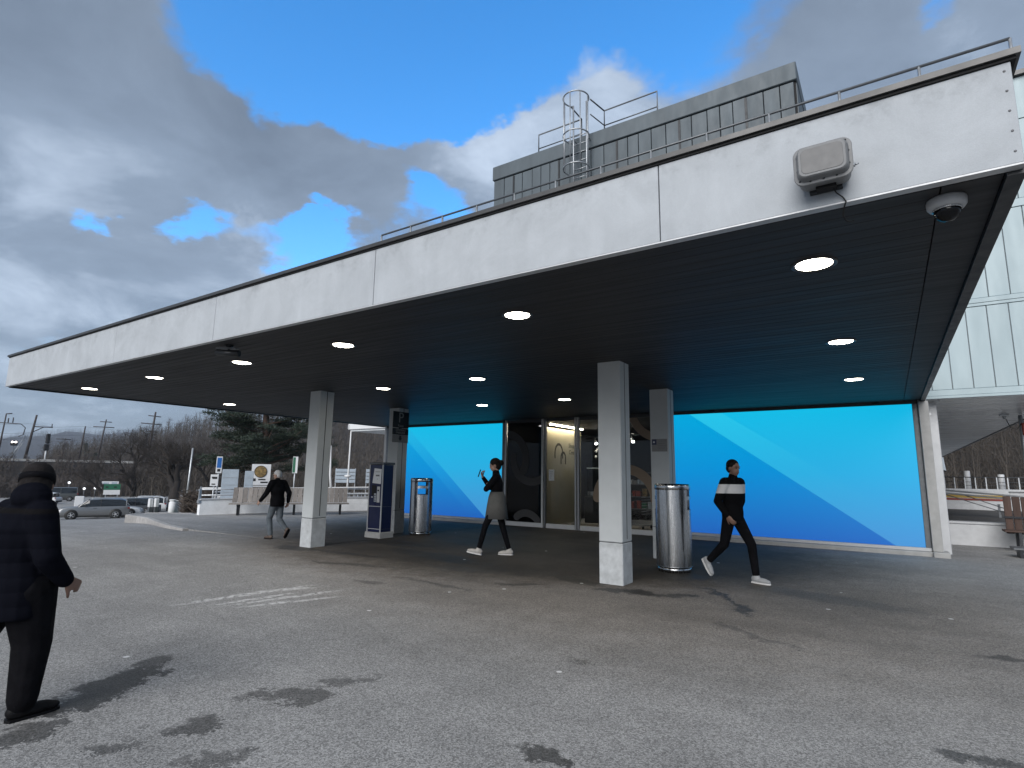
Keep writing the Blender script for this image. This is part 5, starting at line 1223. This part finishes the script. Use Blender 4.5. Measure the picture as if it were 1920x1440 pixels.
M['shoe_black'] = mat('black_leather', (.006, .006, .007), .6, spec=.15); M['beanie'] = mat('dark_wool', (.018, .016, .016), .95, 0, .3, 30, .5, 90, spec=.1); M['shoe_grey'] = mat('grey_trainer', (.36, .37, .38), .7, 0, .1, 20)
def banded(name, base, bands, quilt=0.0):
    mt = bpy.data.materials.new(name); mt.use_nodes = True; t = NT(mt.node_tree); b = mt.node_tree.nodes['Principled BSDF']
    p = t.n('ShaderNodeTexCoord').outputs['Object']; z = t.sep(p)[2]; c = base
    for z0, z1, cc in bands: c = t.mix(t.m('MULTIPLY', t.m('GREATER_THAN', z, z0), t.m('LESS_THAN', z, z1)), c, cc)
    t.put(b.inputs['Base Color'], c); b.inputs['Roughness'].default_value = .85; b.inputs['Specular IOR Level'].default_value = .03
    bp = t.n('ShaderNodeBump'); bp.inputs['Strength'].default_value = .35; bp.inputs['Distance'].default_value = .02; hgt = t.noise(p, 14, 4, .6)
    if quilt: hgt = t.m('ADD', t.m('MULTIPLY', hgt, .5), t.m('MULTIPLY', t.m('ABSOLUTE', t.m('SINE', t.m('MULTIPLY', z, pi / quilt))), .7))
    t.put(bp.inputs['Height'], hgt); t.put(b.inputs['Normal'], bp.outputs[0]); return mt
def V3(q): return Vector(q)
def limb(b, pts, rad, n=5):
    """tapered rounded chain"""
    P = []; Rr = []
    for i in range(len(pts) - 1):
        for k in range(n): f_ = k / n; P.append(V3(pts[i]).lerp(V3(pts[i + 1]), f_)); Rr.append(rad[i] + (rad[i + 1] - rad[i]) * f_)
    P.append(V3(pts[-1])); Rr.append(rad[-1]); b.tube(P, Rr, 12)
    for q, r in zip(pts, rad): b.ell(q, (r, r, r), None, 10, 6)
def hand(b, wrist, d, nrm, side, curl, s=1.0):
    """palm plus four fingers and thumb; d = pointing direction, nrm = palm normal, side = towards the thumb"""
    d = V3(d).normalized(); nrm = V3(nrm); nrm = (nrm - d * nrm.dot(d)).normalized(); sd_ = nrm.cross(d).normalized() * side; w_ = V3(wrist)
    pc = w_ + d * .048 * s; Mx = Matrix((d, sd_, nrm)).transposed(); b.ell(pc, (.052 * s, .040 * s, .017 * s), Mx, 12, 8)
    for i, (off, ln) in enumerate(((.028, .074), (.010, .082), (-.009, .076), (-.027, .060))):
        q = w_ + d * .088 * s + sd_ * off * s; dd = d.copy(); pts = [w_ + d * .05 * s + sd_ * off * s, q]
        for k, fr in enumerate((.45, .30, .25)):
            ax = dd.cross(nrm).normalized(); dd.rotate(Quaternion(ax, curl * (1.0, 1.1, .8)[k])); q = q + dd * ln * fr * s; pts.append(q.copy())
        limb(b, pts, [.0105 * s, .0100 * s, .0092 * s, .0085 * s, .0075 * s], 2)
    q = w_ + d * .025 * s + sd_ * .030 * s; dd = (d * .75 + sd_ * .65 + nrm * .25).normalized(); pts = [q]
    for k, L in enumerate((.035, .030, .025)):
        q = q + dd * L * s; pts.append(q.copy()); dd = (dd + nrm * curl * .35 - sd_ * .12).normalized()
    limb(b, pts, [.014 * s, .0125 * s, .0105 * s, .0085 * s], 2)
def person(label, loc, rz, s, J, top, legs, shoes, hairstyle, hairmat, skin='skin', top_r=1.0, hem=.86, voxel=.0095, top_extra=None, leg_r=1.0, hands=None, skirt=None, collar=True):
    t = thing('person', loc, label, 'person', None, rz); t.scale = (s, s, s)
    lat = V3(J.get('lat', (0, 1, 0))); hy, hp, hr = J.get('head_rot', (0, 0, 0))
    pel, wai, che, nek, hed = (V3(J[k]) for k in ('pelvis', 'waist', 'chest', 'neck', 'head'))
    MH = Euler((hr, hp, hy)).to_matrix()
    def H(q): return hed + MH @ V3(q)
    # body: one continuous skin surface
    b = MB(); b.loft([pel - V3((0, 0, .10)), pel, wai, che, che.lerp(nek, .62), nek], [.085, .105, .095, .115, .085, .052], [.11, .150, .132, .160, .140, .056], lat)
    limb(b, [nek - V3((0, 0, .05)), hed + MH @ V3((-.015, 0, -.07))], [.056, .052])
    b.ell(H((-.008, 0, .025)), (.096, .075, .092), MH); b.ell(H((.022, 0, -.045)), (.066, .058, .068), MH); b.ell(H((.040, 0, -.088)), (.034, .032, .024), MH)
    b.ell(H((.088, 0, -.022)), (.017, .013, .024), MH @ Euler((0, -.35, 0)).to_matrix(), 8, 6); b.ell(H((.076, 0, .022)), (.02, .052, .012), MH, 10, 6)
    b.ell(H((.076, 0, -.066)), (.014, .024, .010), MH, 8, 5)
    for sy in (-1, 1): b.ell(H((-.006, sy * .076, -.014)), (.022, .010, .032), MH @ Euler((0, .25, sy * .35)).to_matrix(), 8, 6)
    for sd_ in 'LR':
        limb(b, [J['sho' + sd_], J['elb' + sd_], J['wri' + sd_]], [.050, .039, .027]); limb(b, [J['hip' + sd_], J['kne' + sd_], J['ank' + sd_]], [.080, .054, .038])
        hd = (hands or {}).get(sd_)
        e, w_ = V3(J['elb' + sd_]), V3(J['wri' + sd_]); d0 = (w_ - e)
        if hd is None: hd = (d0 + V3((.05, 0, -.02)), (0, 1 if sd_ == 'R' else -1, 0), 1, .45)
        side = hd[2]; hand(b, w_, hd[0], hd[1], side, hd[3], 1.0)
    add_mods(b.build('body', M[skin], t), voxel * .8, 3, .4)
    for sy in (-1, 1):
        MB().ell(H((.082, sy * .030, .002)), (.008, .012, .007), MH, 8, 6).build('eye', M['ink'], t)
        MB().ell(H((.084, sy * .031, .022)), (.006, .019, .004), MH, 8, 6).build('eyebrow', hairmat, t)
    MB().ell(H((.089, 0, -.066)), (.005, .022, .006), MH, 8, 5).build('mouth', M['red'] if skirt else M['shoe_brown'], t)
    # upper garment
    k = top_r; b = MB(); b.loft([V3((pel.x, pel.y, hem)), pel.lerp(wai, .25), wai, che, che.lerp(nek, .55), nek - V3((0, 0, .015))], [.125 * k, .130 * k, .118 * k, .138 * k, .105 * k, .07], [.175 * k, .175 * k, .155 * k, .185 * k, .165 * k, .075], lat)
    for sd_ in 'LR':
        e, w_ = V3(J['elb' + sd_]), V3(J['wri' + sd_]); limb(b, [J['sho' + sd_], J['elb' + sd_], e.lerp(w_, .93)], [.072 * k, .058 * k, .042 * k])
    for sd_ in 'LR': limb(b, [nek - V3((0, 0, .035)), V3(J['sho' + sd_]) + V3((0, 0, .012))], [.062 * k, .062 * k])
    if collar: limb(b, [nek - V3((0, 0, .03)), nek + (hed - nek) * .22], [.075, .066])
    if top_extra: top_extra(b, H)
    add_mods(b.build('upper_garment', top, t), voxel, 4)
    # legs
    b = MB(); b.loft([wai - V3((0, 0, .04)), pel, pel - V3((0, 0, .12))], [.105, .120, .10], [.145, .165, .14], lat)
    for sd_ in 'LR':
        a, kn = V3(J['ank' + sd_]), V3(J['kne' + sd_]); limb(b, [J['hip' + sd_], J['kne' + sd_], a.lerp(kn, .06)], [.097 * leg_r, .068 * leg_r, .052 * leg_r])
    add_mods(b.build('trousers', legs, t), voxel, 4)
    if skirt:
        b = MB(); b.loft([(pel.x, pel.y, skirt[0]), (pel.x, pel.y, (skirt[0] + skirt[1]) / 2), (pel.x, pel.y, skirt[1] - .05), wai + V3((0, 0, .04))], [.215, .185, .155, .125], [.19, .195, .185, .15], lat, 20); b.build('skirt', skirt[2], t)
    for sd_ in 'LR':
        a, toe = V3(J['ank' + sd_]), V3(J['toe' + sd_]); d = (toe - a); d = V3((d.x, d.y, 0)).normalized() if J.get('flat' + sd_, True) else d.normalized()
        lt = V3((0, 0, 1)).cross(d).normalized(); up = d.cross(lt); Mf = Matrix((d, lt, up)).transposed(); base = a - up * (.052)
        b = MB(); b.ell(base + d * -.015 + up * .018, (.062, .043, .050), Mf); b.ell(base + d * .075 + up * .008, (.105, .045, .036), Mf); b.ell(base + d * .15, (.055, .042, .026), Mf); limb(b, [base + up * .06, base + up * .02], [.047, .05])
        sh_o = add_mods(b.build('shoe', shoes[0], t), .009, 3)
        pts = [(x - .0, y) for x, y in ((-.075, 0), (-.06, .038), (0, .042), (.09, .046), (.16, .042), (.20, .018), (.205, 0), (.20, -.018), (.16, -.042), (.09, -.046), (0, -.042), (-.06, -.038))]
        M4 = Mf.to_4x4(); M4.translation = base; MB().prism(pts, -.040, -.018, 'z', M4).build('sole', shoes[1], sh_o)
    hairstyle(t, H, MH, hairmat, voxel)
    return t
def hair_short(t, H, MH, mt, vx):
    b = MB(); b.ell(H((-.020, 0, .045)), (.098, .086, .088), MH); b.ell(H((-.050, 0, -.005)), (.062, .080, .075), MH)
    add_mods(b.build('hair', mt, t), .009, 2)
def hair_bun(t, H, MH, mt, vx):
    b = MB(); b.ell(H((-.018, 0, .043)), (.102, .088, .092), MH); b.ell(H((-.055, 0, -.02)), (.065, .082, .085), MH); b.ell(H((-.125, 0, .02)), (.052, .055, .055), MH)
    add_mods(b.build('hair', mt, t), .009, 2)
def beanie(t, H, MH, mt, vx):
    b = MB(); b.ell(H((-.012, 0, .040)), (.112, .092, .108), MH); b.ell(H((-.045, 0, -.02)), (.080, .090, .085), MH); add_mods(b.build('woollen_cap', mt, t), .009, 2)
    MB().loft([H((-.02, 0, .012)), H((-.015, 0, .035)), H((-.012, 0, .055))], [.112, .114, .112], [.094, .095, .093], MH @ V3((0, 1, 0)), 20).build('cap_band', M['cloth_black'], t)

# man at the left edge, hunched, walking right and slightly away
def hood(b, H):
    b.ell(H((-.075, 0, -.085)), (.10, .135, .095), None); b.ell(H((.0, 0, -.135)), (.12, .135, .06), None)
person('man in dark cap and black quilted jacket at the left picture edge, seen from behind', (-4.60, 1.41, 0), R(97), 1.0,
       dict(pelvis=(-.07, 0, .80), waist=(-.08, 0, .93), chest=(-.08, 0, 1.13), neck=(-.06, 0, 1.285), head=(-.03, 0, 1.395), head_rot=(.95, .16, 0),
            shoL=(-.07, .19, 1.22), shoR=(-.07, -.19, 1.22), elbL=(-.03, .26, .98), elbR=(-.04, -.27, .96), wriL=(.11, .20, .80), wriR=(.10, -.22, .80),
            hipL=(-.08, .09, .77), hipR=(-.03, -.09, .77), kneL=(-.22, .10, .44), kneR=(.02, -.10, .43), ankL=(-.52, .10, .20), ankR=(.01, -.10, .085), toeL=(-.45, .10, .07), toeR=(.18, -.11, .04), flatL=False),
       banded('quilted_jacket', (.005, .0055, .009), [(1.225, 1.255, (.008, .0075, .008))], .085), M['cloth_black'], (M['shoe_black'], M['shoe_black']), beanie, M['beanie'], 'skin_dark', 1.24, .60, .010, hood, 1.5,
       hands={'R': ((.9, .1, -.45), (0, .9, -.2), 1, .75)})
# white-haired man walking away to the left
person('white-haired man in dark jacket and jeans walking away between the benches and pillar', (-11.72, 7.98, 0), R(186), .90,
       dict(pelvis=(0, 0, .93), waist=(.01, 0, 1.07), chest=(.03, 0, 1.27), neck=(.05, 0, 1.44), head=(.08, 0, 1.585), head_rot=(.35, .12, 0),
            shoL=(.03, .19, 1.39), shoR=(.03, -.19, 1.39), elbL=(.06, .30, 1.14), elbR=(-.10, -.27, 1.13), wriL=(.22, .34, .94), wriR=(-.04, -.30, .90),
            hipL=(0, .09, .89), hipR=(0, -.09, .89), kneL=(.14, .09, .50), kneR=(-.02, -.09, .47), ankL=(.05, .09, .09), ankR=(-.30, -.08, .24), toeL=(.22, .10, .04), toeR=(-.19, -.08, .06), flatR=False),
       M['cloth_black'], M['jeans'], (M['shoe_brown'], M['shoe_black']), hair_short, M['hair_grey'], 'skin', 1.12, .80, .0105, None, 1.08)
# woman with telephone walking left
wm = person('woman in dark top and grey skirt walking left while holding a phone', (-6.33, 9.04, 0), R(207), 1.055,
       dict(pelvis=(0, 0, .94), waist=(0, 0, 1.08), chest=(.01, 0, 1.27), neck=(.02, 0, 1.44), head=(.05, 0, 1.600), head_rot=(.1, .22, 0),
            shoL=(.01, .165, 1.38), shoR=(.01, -.165, 1.38), elbL=(.17, .20, 1.17), elbR=(.16, -.19, 1.19), wriL=(.20, -.02, 1.20), wriR=(.28, -.06, 1.38),
            hipL=(0, .085, .90), hipR=(0, -.085, .90), kneL=(.19, .08, .52), kneR=(-.10, -.08, .50), ankL=(.30, .08, .105), ankR=(-.23, -.08, .085), toeL=(.46, .09, .135), toeR=(-.07, -.09, .045), flatL=False),
       M['cloth_black'], M['cloth_black'], (M['shoe_white'], M['sole']), hair_bun, M['hair_dark'], 'skin', .90, 1.02, .0105, None, .86,
       hands={'R': ((.25, .25, .9), (-.9, .2, .2), -1, .9), 'L': ((.1, -.9, .05), (-.9, 0, .1), 1, .5)}, skirt=(.64, 1.08, M['skirt']))
ph = MB().box(-.005, .005, -.038, .038, -.075, .075, ch=.004).build('mobile_phone', M['ink'], None, (-6.33 - .335 * .891 * 1.055, 9.04 - .335 * .454 * 1.055, 1.53), (0, R(-18), R(207))); tag(ph, 'dark mobile phone held up by the walking woman', 'phone')
# man in banded sweater walking right
person('man in black sweater with white chest band striding past the right blue panel', (-2.02, 9.12, 0), R(-22), 1.035,
       dict(pelvis=(0, 0, .93), waist=(.01, 0, 1.07), chest=(.02, 0, 1.27), neck=(.03, 0, 1.44), head=(.05, 0, 1.600), head_rot=(-.15, .05, 0),
            shoL=(.02, .185, 1.39), shoR=(.02, -.185, 1.39), elbL=(-.03, .27, 1.12), elbR=(-.05, -.27, 1.12), wriL=(-.12, .27, .90), wriR=(.08, -.24, .92),
            hipL=(0, .09, .89), hipR=(0, -.09, .89), kneL=(.22, .09, .52), kneR=(-.10, -.09, .50), ankL=(.27, .09, .09), ankR=(-.38, -.08, .24), toeL=(.44, .10, .045), toeR=(-.27, -.08, .06), flatR=False),
       banded('banded_sweater', (.006, .006, .007), [(1.235, 1.365, (.62, .62, .62))]), M['cloth_black'], (M['shoe_grey'], M['sole']), hair_short, M['hair_dark'], 'skin_dark', 1.04, .86, .0105, None, .98)

# ================================================================== PARKING MACHINE AND BINS
t = thing('parking_machine', (-10.22, 9.73, 0), 'navy blue parking ticket machine with silver edges before the pillar', 'ticket machine')
MB().box(-.26, .26, -.22, .22, -.01, .135, ch=.012).build('plinth', M['sill'], t)
MB().box(-.215, .215, -.175, .175, .136, 1.70, ch=.004).build('cabinet', M['navy'], t)
for sx in (-1, 1):
    for sy in (-1, 1): MB().box(sx * .218 - .014, sx * .218 + .014, sy * .178 - .014, sy * .178 + .014, .136, 1.705, ch=.004).build('edge_strip', M['alu_light'], t)
MB().box(-.24, .24, -.20, .20, 1.706, 1.76, ch=.012).build('lid', M['galv_dark'], t)
for z in (.20, .72): MB().box(-.20, .20, -.1795, -.1755, z, z + .014).build('silver_line', M['alu_light'], t); MB().box(.2155, .2185, -.16, .16, z, z + .006).build('silver_line', M['galv_dark'], t)
nt_ = MB().prism([(-.12, 1.27), (.165, 1.25), (.175, 1.60), (-.07, 1.62)], -.180, -.177, 'y').build('paper_notice', M['paper'], t)
for i, (a, b_) in enumerate(((-.03, .13), (-.01, .11), (.03, .06))): MB().box(a, b_, -.1825, -.1805, (1.53, 1.43, 1.36)[i], (1.54, 1.465, 1.37)[i]).build('text_line', M['grey_ink'], nt_)
MB().box(-.13, .02, -.180, -.1756, .98, 1.22).build('screen_recess', M['black'], t)
MB().box(.055, .150, -.186, -.1756, .82, 1.19, ch=.004).build('coin_panel', M['alu_light'], t); MB().box(.075, .125, -.189, -.1865, 1.08, 1.12).build('coin_slot', M['ink'], t)
MB().box(-.04, .035, -.186, -.1756, .83, 1.03, ch=.004).build('key_panel', M['galv'], t); MB().box(-.13, -.085, -.184, -.1756, .93, .95).build('badge', M['paper'], t)
for i in range(3): MB().box(-.03, .025, -.189, -.1865, .86 + i * .05, .885 + i * .05).build('key', M['grey_ink'], t)

def bin_(loc, rz, label):
    t = thing('steel_bin', loc, label, 'bin', 'tall stainless steel bins under the canopy', rz)
    r = .285; H_ = 1.39
    MB().lathe([(.0001, .0), (r - .02, 0), (r - .018, .075), (.0001, .075)], seg=48).build('foot_ring', M['steel'], t)
    MB().lathe([(r, .08), (r, .985)], seg=64).build('drum', M['steel'], t)
    # slotted upper part: wall pieces between the two side openings
    up = MB()
    for a0, a1 in ((28, 152), (208, 332)): up.lathe([(r, .985), (r, 1.30)], seg=32, a0=R(a0), a1=R(a1))
    for a0, a1 in ((-28, 28), (152, 208)): up.lathe([(r, 1.14), (r, 1.20)], seg=16, a0=R(a0), a1=R(a1))
    up.build('upper_drum', M['steel'], t)
    MB().lathe([(r - .012, .95), (r - .012, 1.385)], seg=48).build('inner_liner', M['black'], t) if False else None
    MB().lathe([(.0001, .98), (r - .01, .98)], seg=32).build('inner_floor', M['black'], t)
    MB().lathe([(r, 1.30), (r + .004, 1.305), (r + .004, 1.37), (r - .01, 1.395), (.0001, 1.40)], seg=64).build('cap', M['steel'], t)
    MB().lathe([(r + .001, .078), (r + .004, .082), (r + .001, .09)], seg=64).build('lower_bead', M['steel_dark'], t)
    for a in (90, 270): MB().box(-.004, .004, -.002, .002, .10, .97).build('seam', M['steel_dark'], t, (r * cos(R(a)), r * sin(R(a)), 0), (0, 0, R(a + 90)))
    return t
bin_((-3.04, 9.45, 0), R(8), 'stainless steel bin beside the near pillar, right of it')
bin_((-9.98, 10.90, 0), R(-40), 'stainless steel bin beside the parking machine, before the left blue panel')
